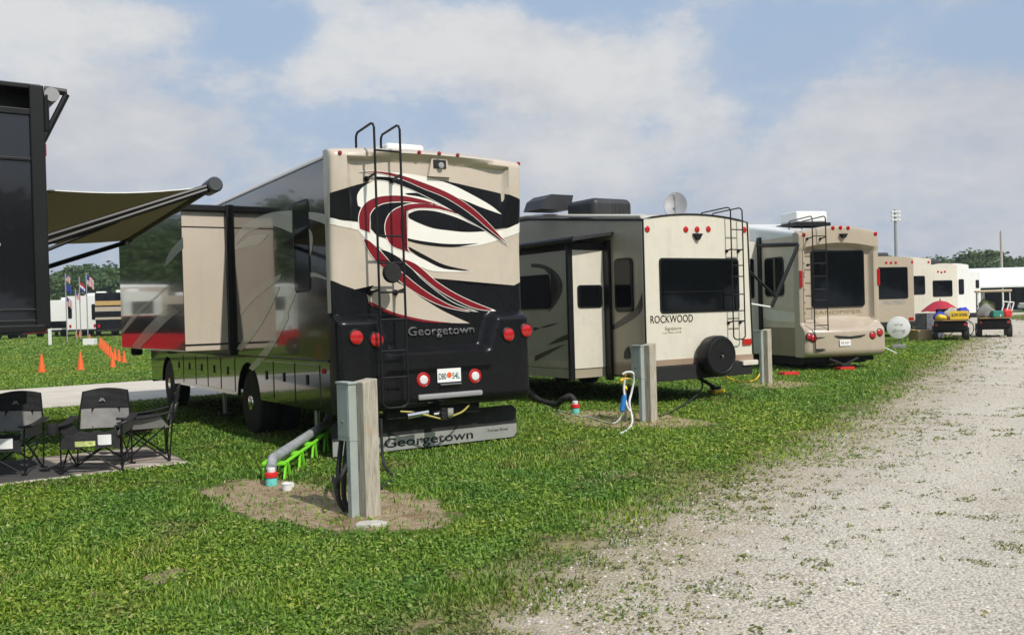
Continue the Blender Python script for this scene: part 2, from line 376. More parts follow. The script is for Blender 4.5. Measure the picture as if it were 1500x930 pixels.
def gravel_mat():
    m=bpy.data.materials.new('crushed limestone'); m.use_nodes=True; nt=m.node_tree; b=nt.nodes['Principled BSDF']; o=[n for n in nt.nodes if n.type=='OUTPUT_MATERIAL'][0]
    tc=nt.nodes.new('ShaderNodeTexCoord').outputs['Object']
    def vor(s,feat='F1'):
        v=nt.nodes.new('ShaderNodeTexVoronoi'); v.feature=feat; v.inputs['Scale'].default_value=s; nt.links.new(tc,v.inputs['Vector']); return v
    v=vor(46); c=ramp(nt,v.outputs['Color'],[(0,(.40,.37,.32)),(.3,(.54,.50,.44)),(.8,(.62,.58,.51)),(1,(.78,.74,.67))])
    v2=vor(120); c=mix(nt,.4,c,ramp(nt,v2.outputs['Color'],[(0,(.34,.31,.27)),(.4,(.55,.51,.45)),(1,(.72,.68,.61))]))
    dk=ramp(nt,v.outputs['Distance'],[(.45,(1,)*3),(.75,(.62,.60,.56))]); c=mix(nt,1,c,dk,'MULTIPLY')
    big=noise(nt,tc,.55,5,.6); c=mix(nt,ramp(nt,big,[(.42,(0,)*3),(.7,(.45,)*3)]),c,(.60,.575,.53))
    dirt=noise(nt,tc,1.7,5,.65); c=mix(nt,ramp(nt,dirt,[(.56,(0,)*3),(.72,(.35,)*3)]),c,(.36,.30,.21))
    at=nt.nodes.new('ShaderNodeAttribute'); at.attribute_name='edge'; e=at.outputs['Fac']
    nz=noise(nt,tc,1.6,7,.68); s=math_(nt,'ADD',math_(nt,'MULTIPLY',e,1.0),math_(nt,'MULTIPLY',math_(nt,'SUBTRACT',nz,.5),2.3))
    rut=ramp(nt,math_(nt,'MULTIPLY',e,.2),[(.1,(.93,)*3),(.28,(1.06,)*3),(.42,(.95,)*3),(.6,(1.06,)*3),(.85,(.93,)*3)]); c=mix(nt,1,c,rut,'MULTIPLY'); c=mix(nt,1,c,(1.0,.975,.92),'MULTIPLY')
    fringe=ramp(nt,s,[(.1,(1,)*3),(.75,(0,)*3)]); c=mix(nt,math_(nt,'MULTIPLY',fringe,.55),c,(.38,.31,.20)); c=mix(nt,ramp(nt,math_(nt,'ADD',s,.75),[(0,(.9,)*3),(.9,(0,)*3)]),c,(.20,.17,.075))
    nt.links.new(c,b.inputs['Base Color']); b.inputs['Roughness'].default_value=.95; b.inputs['Specular IOR Level'].default_value=.15
    bp=nt.nodes.new('ShaderNodeBump'); bp.inputs['Strength'].default_value=1; bp.inputs['Distance'].default_value=.008
    hh=math_(nt,'ADD',math_(nt,'MULTIPLY',v.outputs['Distance'],-1),math_(nt,'MULTIPLY',noise(nt,tc,22,4),1.2)); nt.links.new(hh,bp.inputs['Height']); nt.links.new(bp.outputs[0],b.inputs['Normal'])
    a=ramp(nt,math_(nt,'ADD',s,.85),[(.0,(0,)*3),(.12,(1,)*3)]); tr=nt.nodes.new('ShaderNodeBsdfTransparent'); mx=nt.nodes.new('ShaderNodeMixShader')
    nt.links.new(a,mx.inputs[0]); nt.links.new(tr.outputs[0],mx.inputs[1]); nt.links.new(b.outputs[0],mx.inputs[2]); nt.links.new(mx.outputs[0],o.inputs[0])
    return m
# the road as a strip of cross-sections following its edge
def road():
    E=[Vector(p) for p in EDGE]; pts=[]
    for a,b in zip(E,E[1:]):
        n=max(1,int((b-a).length/.8)); pts+=[a.lerp(b,k/n) for k in range(n)]
    pts.append(E[-1]); offs=[-2.2,-1.6,-1.1,-.7,-.35,0,.3,.7,1.5,3,5,7,8,8.6,9.3]; V=[];A=[]
    for i,p in enumerate(pts):
        t=(pts[min(i+6,len(pts)-1)]-pts[max(i-6,0)]).normalized(); nn=Vector((t.y,-t.x))
        for o_ in offs:
            q=p+nn*(o_+.28); V.append((q.x,q.y,.006)); A.append(0 if False else (o_ if o_<4 else 8.6-o_))
    k=len(offs); Fs=[(i*k+j,i*k+j+1,(i+1)*k+j+1,(i+1)*k+j) for i in range(len(pts)-1) for j in range(k-1)]
    me=bpy.data.meshes.new('gravel_road'); me.from_pydata(V,[],Fs); o=link('gravel_road',me,gravel_mat()); o['kind']='structure'
    at=me.attributes.new('edge','FLOAT','POINT'); at.data.foreach_set('value',np.array(A,dtype=np.float32)+.12)
road()
def flat_road(name,pts,m,z=.004):
    V=[(p[0],p[1],float(terr(p[0],p[1]))+z) for p in pts]; n=len(pts)//2
    me=bpy.data.meshes.new(name); me.from_pydata(V,[],[(2*i,2*i+1,2*i+3,2*i+2) for i in range(n-1)]); o=link(name,me,m); o['kind']='structure'; return o
M_lane=mat('pale lane surface',(.58,.525,.44),.95,vary=.10,vs=1.5,bump=.5,bs=60,grime=.15)
a,b=gp(0,572),gp(215,557.5); c,d=gp(0,604),gp(222,583); u1=(b-a).normalized(); u2=(d-c).normalized()
LANE=[]
for t in (-60,-30,-10,0,5,13): LANE+=[tuple(c+(u1)*t)[:2],tuple(a+u1*t)[:2]]
flat_road('far_lane',LANE,M_lane)
LC=(c+a)/2; LHW=abs((a-c).cross(u1).z)/2
# bare dirt round the hookups
def dirt_mat():
    m=bpy.data.materials.new('bare dirt'); m.use_nodes=True; nt=m.node_tree; b=nt.nodes['Principled BSDF']; o=[n for n in nt.nodes if n.type=='OUTPUT_MATERIAL'][0]
    tc=nt.nodes.new('ShaderNodeTexCoord').outputs['Object']; n=noise(nt,tc,9,7,.75)
    c=ramp(nt,n,[(.3,(.33,.225,.13)),(.5,(.54,.42,.27)),(.7,(.68,.56,.39))])
    c=mix(nt,ramp(nt,noise(nt,tc,2.6,5,.65),[(.50,(0,)*3),(.64,(.7,)*3)]),c,(.26,.165,.085))
    nt.links.new(c,b.inputs['Base Color']); b.inputs['Roughness'].default_value=.95; b.inputs['Specular IOR Level'].default_value=.1
    bp=nt.nodes.new('ShaderNodeBump'); bp.inputs['Strength'].default_value=1; bp.inputs['Distance'].default_value=.05; nt.links.new(noise(nt,tc,30,5,.8),bp.inputs['Height']); nt.links.new(bp.outputs[0],b.inputs['Normal'])
    at=nt.nodes.new('ShaderNodeAttribute'); at.attribute_name='edge'
    s=math_(nt,'ADD',at.outputs['Fac'],math_(nt,'MULTIPLY',math_(nt,'SUBTRACT',noise(nt,tc,3,6,.7),.5),1.6))
    a=ramp(nt,s,[(.12,(0,)*3),(.28,(1,)*3)]); tr=nt.nodes.new('ShaderNodeBsdfTransparent'); mx=nt.nodes.new('ShaderNodeMixShader')
    nt.links.new(a,mx.inputs[0]); nt.links.new(tr.outputs[0],mx.inputs[1]); nt.links.new(b.outputs[0],mx.inputs[2]); nt.links.new(mx.outputs[0],o.inputs[0]); return m
MD=dirt_mat(); PATCH=[]
def patch(pxs,strength=1.0,soft=1.0):
    P=[gp(*p) for p in pxs]; c=sum(P,Vector())/len(P)
    rad=np.array([[math.atan2(p.y-c.y,p.x-c.x),(p-c).length] for p in P]); rad=rad[rad[:,0].argsort()]
    def rf(a): return np.interp(a,np.r_[rad[-1,0]-2*PI,rad[:,0],rad[0,0]+2*PI],np.r_[rad[-1,1],rad[:,1],rad[0,1]])
    V=[(c.x,c.y,.003)]; A=[strength]; n=48; rings=(.35,.7,.9,1,1.15,1.35)
    for k in rings:
        for i in range(n):
            a_=-PI+2*PI*i/n; r_=rf(a_)*k; V.append((c.x+r_*math.cos(a_),c.y+r_*math.sin(a_),.003)); A.append(strength*(1-k)*2.2/soft if k>.55 else strength)
    Fs=[(0,1+i,1+(i+1)%n) for i in range(n)]
    for j in range(len(rings)-1):
        for i in range(n): Fs.append((1+j*n+i,1+(j+1)*n+i,1+(j+1)*n+(i+1)%n,1+j*n+(i+1)%n))
    me=bpy.data.meshes.new('dirt_patch'); me.from_pydata(V,[],Fs); o=link('dirt_patch',me,MD); o['kind']='structure'
    at=me.attributes.new('edge','FLOAT','POINT'); at.data.foreach_set('value',np.array(A,dtype=np.float32))
    PATCH.append((c,rf,strength))
patch([(285,714),(330,700),(400,700),(480,715),(590,720),(660,735),(685,760),(650,776),(560,785),(470,780),(400,768),(340,752),(300,733)],1.0)
patch([(800,603),(850,600),(940,604),(1010,612),(1060,622),(1010,630),(950,628),(870,626),(820,612)],.8)
patch([(1095,560),(1130,557),(1185,560),(1185,567),(1140,570),(1100,567)],.8)
patch([(205,852),(235,838),(262,830),(258,845),(235,856)],.75); patch([(115,872),(150,864),(160,872),(130,880)],.7)
patch([(880,690),(930,690),(940,696),(890,700)],.5)
# ------------------------------------------------------------------ grass: real blades, nearer ones denser
RW=gp(1492,815)
def grass(N):
    dmin,dmax=3.2,75
    def cand(N,d0,d1):
        d=d0*np.exp(RNG.random(N)*math.log(d1/d0)); x=(RNG.random(N)*2-1)*(.60*d+1.2); return x,d
    x,y=cand(N,dmin,dmax)
    s=sdist(x,y); nz=fbm(x,y,1.3,3); nf=fbm(x,y,4.5,8); r=RNG.random(N)
    lawn=1/(1+np.exp((s-.42+(nz-.5)*2.2+(nf-.5)*3.2)/.12)); 
    lawn*=np.where(s>-1.2,.25+.75*np.clip((-s+.1)/1.2,0,1),1)+.0
    weeds=.7*np.clip((fbm(x,y,6.5,8)*.75+vnoise(x,y,1.3,5)*.35-.745+.10*np.exp(-np.clip(s-.3,0,9)/1.1))*16,0,1)*(s>-.5)
    weeds=np.maximum(weeds,.9*np.clip((nf+.5*np.exp(-((x-RW.x)**2+(y-RW.y)**2)/.45)-1.0)*9,0,1))
    edge2=(s>8.1-.9*nz)&(s<12)
    right=np.clip((s-3.6)/1.2,0,1)*np.clip((nz-.50)*6,0,1)*np.clip(1-(y-7)/5,0,1)*.8
    p=np.maximum(np.maximum(lawn,weeds),np.where(edge2,.9,0)); p=np.maximum(p,right)
    for c_,rf,st in PATCH:
        dx,dy=x-c_.x,y-c_.y; rr=np.hypot(dx,dy)/rf(np.arctan2(dy,dx)); k=st*np.clip((1.12-rr+(nf-.5)*.9)*4,0,1)
        p*=1-k*.93+.12*k*np.clip((vnoise(x,y,7,21)-.66)*5,0,1)
    q=(x-LC.x)*(-u1.y)+(y-LC.y)*u1.x; p*=np.abs(q)>LHW+.05*nf
    mx_,my_=(x-MATC[0])*MATU[0]+(y-MATC[1])*MATU[1],-(x-MATC[0])*MATU[1]+(y-MATC[1])*MATU[0]
    p*=~((np.abs(mx_)<MATS[0]+.02)&(np.abs(my_)<MATS[1]+.02))
    keep=r<p; x,y,s,nf,nz=(v[keep] for v in (x,y,s,nf,nz)); n=len(x)
    onroad=s>0
    hN=fbm(x,y,.7,31); h=(.020+.024*RNG.random(n)**1.8)*(.65+.8*hN)*(1+.025*y)
    h=np.where(onroad,h*.55,h)
    clover=(RNG.random(n)<.35)&(vnoise(x,y,1.1,40)>.35)
    wd=(.0027+.00042*y)*(.7+.7*RNG.random(n)); wd=np.where(clover,wd*1.35,wd)
    a=RNG.random(n)*2*PI; lean=(.25+.9*RNG.random(n))*h; lean=np.where(clover,h*.25,lean)
    z0=terr(x,y)
    cx,sx_=np.cos(a),np.sin(a); bx=a+PI/2+RNG.normal(0,.5,n); wx,wy=np.cos(bx)*wd,np.sin(bx)*wd
    V=np.empty((n,5,3),np.float32)
    V[:,0]=np.stack([x-wx,y-wy,z0-.004],-1); V[:,1]=np.stack([x+wx,y+wy,z0-.004],-1)
    mx2,my2,mz=x+cx*lean*.35,y+sx_*lean*.35,z0+h*.65; k=np.where(clover,1.0,.8)
    V[:,2]=np.stack([mx2+wx*k,my2+wy*k,mz],-1); V[:,3]=np.stack([mx2-wx*k,my2-wy*k,mz],-1)
    V[:,4]=np.stack([x+cx*lean,y+sx_*lean,z0+h*np.where(RNG.random(n)<.3,.7,1)],-1)
    # clover leaves: small tilted rhombs near the top of the sward
    j=clover; L=wd[j]*1.5; tx=RNG.normal(0,.35,j.sum()); zc=z0[j]+h[j]*.8
    for q_,(u_,v_) in enumerate(((-1,0),(0,-1),(1,0),(.6,.9),(-.2,1.1))):
        V[j,q_,0]=x[j]+(cx[j]*u_-sx_[j]*v_)*L; V[j,q_,1]=y[j]+(sx_[j]*u_+cx[j]*v_)*L; V[j,q_,2]=zc+(u_*tx+v_*.3*np.sin(a[j]*3))*L
    me=bpy.data.meshes.new('grass_blades'); me.vertices.add(n*5); me.vertices.foreach_set('co',V.ravel())
    b5=(np.arange(n)*5)[:,None]
    loops=np.concatenate([b5+[0,1,2,3],b5+[3,2,4]],1); loops[j]=(b5+[0,1,2,3,0,3,4])[j]
    me.loops.add(n*7); me.loops.foreach_set('vertex_index',loops.ravel().astype(np.int32))
    me.polygons.add(n*2); st=np.stack([np.arange(n)*7,np.arange(n)*7+4],1).ravel(); me.polygons.foreach_set('loop_start',st.astype(np.int32))
    me.update(calc_edges=True)
    dry=np.clip((s+.7+(nz-.5)*2)*.8,0,1)*.7; dry=np.maximum(dry,np.clip((fbm(x,y,1.5,60)-.62)*4,0,.5))
    tone=np.clip(.5+(fbm(x,y,.35,70)-.5)*1.4+(fbm(x,y,3.2,77)-.5)*1.3,0,1)
    for nm,arr in (('dry',dry),('tone',tone)):
        at=me.attributes.new(nm,'FLOAT','POINT'); at.data.foreach_set('value',np.repeat(arr,5).astype(np.float32))
    m=bpy.data.materials.new('grass leaf'); m.use_nodes=True; nt=m.node_tree; b=nt.nodes['Principled BSDF']; o=[k for k in nt.nodes if k.type=='OUTPUT_MATERIAL'][0]
    ri=nt.nodes.new('ShaderNodeNewGeometry').outputs['Random Per Island']
    def A(nm): q=nt.nodes.new('ShaderNodeAttribute'); q.attribute_name=nm; return q.outputs['Fac']
    c=ramp(nt,ri,[(0,(.065,.130,.020)),(.35,(.145,.255,.032)),(.75,(.225,.355,.048)),(.93,(.32,.40,.09)),(1,(.48,.46,.22))])
    c=mix(nt,A('tone'),mix(nt,1,c,(.72,.90,.95),'MULTIPLY'),mix(nt,1,c,(1.3,1.14,.9),'MULTIPLY'))
    dr=ramp(nt,ri,[(0,(.10,.11,.03)),(.5,(.20,.18,.07)),(1,(.36,.28,.14))])
    c=mix(nt,A('dry'),c,dr)
    nt.links.new(c,b.inputs['Base Color']); b.inputs['Roughness'].default_value=.55; b.inputs['Specular IOR Level'].default_value=.3
    tl=nt.nodes.new('ShaderNodeBsdfTranslucent'); nt.links.new(mix(nt,1,c,(1.2,1.3,.7),'MULTIPLY'),tl.inputs[0])
    mx=nt.nodes.new('ShaderNodeMixShader'); mx.inputs[0].default_value=.3; nt.links.new(b.outputs[0],mx.inputs[1]); nt.links.new(tl.outputs[0],mx.inputs[2]); nt.links.new(mx.outputs[0],o.inputs[0])
    ob=link('grass_blades',me,m); ob['kind']='stuff'; ob['label']='short green grass and clover growing over the field'
    # a sprinkling of loose stones on the gravel
    N2=90000; x,y=cand(N2,3.2,20); s=sdist(x,y); k=(s>-.5+fbm(x,y,1.3,3)*.5)&(s<8.4); x,y=x[k],y[k]; n=len(x)
    r_=(.004+.012*RNG.random(n)**4)*(1+.02*y); a=RNG.random(n)*6.28
    base=np.array([(1,0,0),(-.4,.9,0),(-.5,-.8,0),(.1,.1,.75),(.25,-.9,.1)]); base=np.array([(1,.1,0),(0,.9,.05),(-.9,-.1,0),(.1,-.8,0),(.1,.05,.7)])
    V=np.empty((n,5,3),np.float32); ca,sa=np.cos(a),np.sin(a)
    for q_ in range(5):
        bx_,by_,bz_=base[q_]; V[:,q_,0]=x+(ca*bx_-sa*by_)*r_; V[:,q_,1]=y+(sa*bx_+ca*by_)*r_; V[:,q_,2]=.007+bz_*r_
    tri=np.array([(0,1,4),(1,2,4),(2,3,4),(3,0,4)]); fs=((np.arange(n)*5)[:,None,None]+tri[None]).reshape(-1,3)
    me=bpy.data.meshes.new('loose_stones'); me.vertices.add(n*5); me.vertices.foreach_set('co',V.ravel()); me.loops.add(len(fs)*3); me.loops.foreach_set('vertex_index',fs.ravel().astype(np.int32))
    me.polygons.add(len(fs)); me.polygons.foreach_set('loop_start',(np.arange(len(fs))*3).astype(np.int32)); me.update(calc_edges=True)
    m=bpy.data.materials.new('limestone chips'); m.use_nodes=True; nt=m.node_tree; b=nt.nodes['Principled BSDF']; ri=nt.nodes.new('ShaderNodeNewGeometry').outputs['Random Per Island']
    nt.links.new(ramp(nt,ri,[(0,(.20,.185,.16)),(.3,(.42,.39,.34)),(.85,(.56,.52,.46)),(1,(.70,.66,.60))]),b.inputs['Base Color']); b.inputs['Roughness'].default_value=.9
    ob=link('loose_stones',me,m); ob['kind']='stuff'; ob['label']='loose limestone chips lying on the gravel road'
_m=[gp(0,712),gp(280,678)]; MATU=(_m[1]-_m[0]).normalized()[:2]; _c=_m[1]-Vector((MATU[0],MATU[1],0))*2.45; MATS=(2.45,.92); MATC=(_c.x-MATU[1]*.90,_c.y+MATU[0]*.90)
# ------------------------------------------------------------------ big motorhome
def Zc(n):  # crop coordinates -> photo pixels
    return {1:(470,160,.3011),2:(470,420,.3011),3:(160,200,.3011),4:(160,420,.3011),7:(760,260,.3657),8:(1080,280,.3118)}[n]
def P_(n,*pts):
    ox,oy,s=Zc(n); return [(ox+x*s,oy+y*s) for x,y in pts]
TH=R(32.3)
G0=Vector((-2.0,10.3,0))+Vector((math.cos(TH),math.sin(TH),0))*1.27
GRX=R(-.45)
G=thing('motorhome','large black and beige motorhome with crimson swooshes and a tall black rear ladder','motorhome',G0,TH,rx=GRX)
GM=mtx(G0,TH,GRX)
def zt(x): return 3.525+.05*(1-(x/1.2)**2)
def s1(a,b,x):
    t=min(max((x-a)/(b-a),0),1); return t*t*(3-2*t)
def hG(x,z):
    ax=abs(x); h=0
    top=zt(x)
    inner=1-s1(.97,1.07,ax)
    if z>top-.10: r=.09
    elif z>top-.13: r=.09-.22*(top-.10-z)/.03
    elif z>2.92: r=-.13*s1(2.92,top-.13,z)
    else: r=0
    pil=.012+.07*s1(2.3,3.3,z)
    h=r*inner+pil*(1-inner)
    # bumper shelf and lamp housings
    b=.15*(1-s1(1.17,1.26,z)) if z<1.26 else 0
    if z<.98: b-=.03*s1(.98,.93,z) if False else .02
    hs=.15*s1(.60+max(z-1.25,0)*.35,.70+max(z-1.25,0)*.35,ax)*(1-s1(1.56,1.66,z-.06*0)) if z<1.66 else 0
    h=max(h,b,hs)
    if ax>1.19:
        q=min(ax-1.19,.08); h-=.08-math.sqrt(max(.08**2-q*q,0))
    if z>top-.06:
        q=min(z-(top-.06),.06); h-=.06-math.sqrt(max(.06**2-q*q,0))
    if z<.66: h-=.12*((.66-z)/.14)**2
    return h
def lin(a,b,st): return [a+(b-a)*i/round((b-a)/st) for i in range(round((b-a)/st)+1)]
GXS=sorted(set([round(v,4) for v in lin(-1.27,1.27,.04)+[-1.262,-1.25,1.25,1.262]])); GZB=lin(.54,3.30,.03)
def cap_mesh():
    bm=bmesh.new(); rows=[]
    fr=[i/ (len(GZB)-1) for i in range(len(GZB))]
    for z in GZB: rows.append([bm.verts.new((x,-hG(x,z),z)) for x in GXS])
    for k in (.0,.15,.3,.4,.45,.6,.8,1.0):
        if k==0: continue
        row=[]
        for x in GXS:
            z=3.30+(zt(x)-3.30)*k
            row.append(bm.verts.new((x,-hG(x,z),z)))
        rows.append(row)
    for a,b in zip(rows,rows[1:]):
        for i in range(len(GXS)-1): bm.faces.new((a[i],a[i+1],b[i+1],b[i]))
    # return edges to the body
    def ret(vs):
        w=[bm.verts.new((v.co.x,.14,v.co.z)) for v in vs]
        for i in range(len(vs)-1): bm.faces.new((vs[i],vs[i+1],w[i+1],w[i]))
    ret([r[0] for r in rows]); ret([r[-1] for r in rows]); ret(rows[-1]); ret(rows[0])
    me=bpy.data.meshes.new('rear_cap'); bmesh.ops.recalc_face_normals(bm,faces=bm.faces); bm.to_mesh(me); bm.free()
    o=link('rear_cap',me,[M_beige,M_char],G); auto(o,50)
    for f in me.polygons:
        if f.center.z<1.67: f.material_index=1
    if o.data.polygons[10].normal.y>0:
        o.data.flip_normals()
    return o
CAP=cap_mesh()
LAY=[0]
def gl(pxs,first=.03):      # photo points -> local x,z on the rear cap
    o=[]
    for p in pxs:
        q=onp(p[0],p[1],GM,1,-first); q=onp(p[0],p[1],GM,1,-hG(q.x,min(q.z,3.5))); o.append((max(-1.266,min(1.266,q.x)),q.z))
    return o
def area(p): return sum(a[0]*b[1]-b[0]*a[1] for a,b in zip(p,p[1:]+p[:1]))/2
def outset(p,d):
    q=[p[0]]
    for v in p[1:]:
        if math.hypot(v[0]-q[-1][0],v[1]-q[-1][1])>.004: q.append(v)
    p=q; n=len(p); s=1 if area(p)>0 else -1; o=[]
    for i in range(n):
        a,b,c=p[i-1],p[i],p[(i+1)%n]
        n1=Vector((b[1]-a[1],a[0]-b[0])).normalized()*s; n2=Vector((c[1]-b[1],b[0]-c[0])).normalized()*s
        m=(n1+n2); m=m.normalized()/max(.55,m.normalized().dot(n1)) if m.length>.1 else n1; o.append((b[0]+m.x*d,b[1]+m.y*d))
    return o
def paint(name,up,lo,m,off,outline=0,smooth=True):
    U=gl(up); L=gl(lo)
    if smooth: U=[tuple(v)[:2] for v in cr([(a,b,0) for a,b in U],5)]; L=[tuple(v)[:2] for v in cr([(a,b,0) for a,b in L],5)]
    poly=U+L[::-1]; q=[]
    for v in poly:
        if not q or math.hypot(v[0]-q[-1][0],v[1]-q[-1][1])>.003: q.append(v)
    if math.hypot(q[0][0]-q[-1][0],q[0][1]-q[-1][1])<.003: q.pop()
    if outline: decal('outline',outset(q,outline),M_stripe,CAP,1,0,off-.0008,hG,GXS[2:-2],GZB)
    decal(name,q,m,CAP,1,0,off,hG,GXS[2:-2],GZB)
z1=lambda *p: P_(1,*p)
PX=lambda *p: list(p)
paint('band',z1((38,410),(110,388),(200,362),(330,343),(450,338),(600,350),(750,382),(880,413),(1025,449)),z1((38,530),(100,541),(200,550),(400,592),(600,602),(780,592),(870,582),(940,572),(1025,553)),M_char,.003)
paint('stripe',z1((38,530),(100,541),(190,555),(260,590),(400,600),(520,600),(650,612),(800,604),(900,582),(1025,553)),z1((38,562),(100,572),(185,590),(230,618),(330,625),(400,630),(520,652),(650,668),(780,660),(930,614),(1025,600)),M_stripe,.0045)
paint('stripe',z1((175,560),(230,595),(330,640),(420,690),(520,740),(640,780),(745,792)),z1((180,590),(235,645),(320,690),(400,728),(480,765),(560,790),(745,792)),M_stripe,.0055)
paint('stripe',z1((180,470),(176,420),(205,378),(260,350),(340,335),(430,350),(530,400),(600,450)),z1((205,485),(235,455),(300,432),(390,432),(480,445),(560,470),(600,480),(640,490)),M_stripe,.005)
paint('stripe',z1((260,305),(400,312),(520,333),(640,370),(750,425),(830,472),(878,512)),z1((270,330),(400,345),(520,390),(620,415),(700,445),(780,478),(878,512)),M_stripe,.0055)
paint('stripe',z1((395,500),(430,478),(520,472),(640,500),(740,560),(830,590)),z1((385,560),(400,620),(480,640),(600,655),(740,655),(850,625)),M_stripe,.005)
paint('sliver',z1((408,410),(460,408),(510,420),(560,455)),z1((420,418),(470,425),(520,438),(560,455)),M_char,.006)
paint('swoosh',z1((415,515),(470,493),(560,498),(660,528),(740,563),(806,594)),z1((430,532),(470,552),(540,578),(620,590),(710,598),(806,594)),M_char,.007)
paint('sliver',z1((400,622),(480,640),(620,656),(765,653)),z1((400,632),(500,658),(640,670),(765,653)),M_char,.0075)
paint('sliver',z1((425,668),(500,708),(600,757),(725,785)),z1((432,685),(500,730),(600,776),(725,785)),M_char,.0075)
paint('swoosh',z1((236,575),(240,520),(275,475),(330,456),(420,456)),z1((275,620),(320,622),(308,575),(325,520),(420,470)),M_char,.0068)
paint('hook',z1((188,583),(184,525),(202,475),(240,442),(300,424),(390,422),(480,438),(560,463),(640,498),(696,522)),z1((238,602),(230,545),(245,498),(275,470),(320,455),(400,450),(470,458),(540,478),(620,500),(696,522)),M_red,.009,.009)
paint('hook',z1((432,697),(350,668),(318,620),(312,560),(335,508),(380,478),(440,462),(520,462),(600,480),(696,522)),z1((432,697),(395,645),(385,590),(384,540),(400,508),(440,488),(500,482),(580,488),(640,503),(696,522)),M_red,.0098,.009)
paint('swoosh',z1((270,330),(340,333),(430,356),(520,392),(610,437),(700,492),(790,558),(908,664)),z1((270,345),(330,352),(430,388),(520,430),(610,478),(700,532),(790,585),(908,664)),M_char,.0105,.007)
paint('swoosh',z1((180,303),(300,306),(400,326),(500,360),(600,400),(680,444),(750,495),(820,562),(908,655)),z1((180,303),(300,316),(400,345),(500,388),(590,424),(670,470),(740,520),(810,580),(908,655)),M_red,.0115,.006)
# lower body black and its tongues
lbt=gl([(478,411),(500,417),(520,424),(537,431),(560,415),(600,402),(640,408),(681,416),(726,419.5),(753,418),(790,412)])
lbt[0]=(-1.266,lbt[0][1]); lbt[-1]=(1.266,lbt[-1][1])
decal('lower_body',lbt+[(1.266,1.665),(-1.266,1.665)],M_char,CAP,1,0,.003,hG,GXS[2:-2],GZB)
paint('beige_tongue',PX((537,431),(560,408),(590,418),(620,438),(650,456),(688,473.6)),PX((540,444),(560,453),(600,465),(640,472),(688,473.6)),M_beige,.006)
paint('red_line',PX((541,441),(575,457),(620,468),(662,473)),PX((541,446),(575,461),(620,471.5),(662,473)),M_red,.0075)
paint('swoosh',z1((205,632),(235,642),(285,688),(345,752),(420,815),(500,872),(600,930),(720,985)),z1((205,632),(235,695),(280,752),(345,805),(420,865),(500,915),(600,960),(720,985)),M_red,.0085,.007)
paint('swoosh',z1((285,680),(340,700),(410,745),(480,818),(560,885),(650,945),(760,985)),z1((285,680),(340,745),(410,805),(480,862),(560,915),(650,960),(760,985)),M_char,.0095,.007)
paint('swoosh',z1((385,725),(450,748),(500,785),(560,838),(640,890),(720,930),(780,955),(846,980)),z1((385,725),(430,765),(490,815),(560,872),(640,920),(720,958),(780,975),(846,980)),M_red,.0105,.007)
# body shell
def shell(name,parent,x0,x1,y0,y1,z0,z1f,r,m,mtop,zsplit=None,z1r=None):
    z1r=z1f if z1r is None else z1r
    bm=bmesh.new(); rows=[]
    for y,zt_ in ((y0,z1r),(y1,z1f)):
        pr=[(x0,z0)]+([(x0,zsplit)] if zsplit else [])+[(x0+r-r*math.cos(R(a)),zt_-r+r*math.sin(R(a))) for a in range(0,91,15)]
        pr+=[(x1-(u-x0),v) for u,v in pr[::-1]]; rows.append([bm.verts.new((u,y,v)) for u,v in pr])
    a,b=rows; n=len(a)
    for i in range(n):
        f=bm.faces.new((a[i],a[(i+1)%n],b[(i+1)%n],b[i]))
        f.material_index=1 if (zsplit and min(a[i].co.z,a[(i+1)%n].co.z)>=zsplit-.001 and i!=n-1) else 0
    bm.faces.new(a); bm.faces.new(b)
    return fin(name,bm,[m,mtop],parent,35)
shell('body',G,-1.27,1.27,.14,10.0,1.14,3.52,.10,M_gloss,M_beige,3.43)
for s in (-1,1):
    arcs=[(3.32,.56),(8.55,.54)]; pl=[(.14,.545),(.14,1.135)]
    bot=[(10.05,.545)]
    for cy,r_ in arcs[::-1]:
        bot+=[(cy+r_*math.cos(R(a)),max(.545,.50+r_*.98*math.sin(R(a)))) for a in range(5,176,10)]
    pl+= [(10.05,1.135)]+bot
    x=1.27*s
    prism('skirt_panel',pl,0,min(x,x-.05*s),max(x,x-.05*s),M_gloss,G)
box('chassis',-1.15,1.15,.15,9.9,.62,1.12,M_und,G,0)
tube('body_line',[(-1.275,.15,1.14),(-1.275,10,1.14)],.012,M_blk,G,6)
tube('roof_rail',[(-1.268,.14,3.43),(-1.268,10,3.43)],.014,M_gryp,G,6)
# front cap, windscreen
bm=bmesh.new(); prof=[(10.0,.5),(10.25,.55),(10.42,.9),(10.45,1.5),(10.38,2.2),(10.2,2.9),(10.05,3.35),(10.0,3.5)]
rows=[[bm.verts.new((x*(1 if abs(x)<1.2 else 1),10.0+(y-10.0)*(1-(abs(x)/1.27)**4*.8),z)) for x in lin(-1.27,1.27,.1)] for y,z in prof]
for a_,b_ in zip(rows,rows[1:]):
    for i in range(len(a_)-1): bm.faces.new((a_[i],a_[i+1],b_[i+1],b_[i]))
fc=fin('front_cap',bm,M_char,G,40)
box('windscreen',-1.05,1.05,10.3,10.42,1.5,2.8,M_glass,fc,.05)
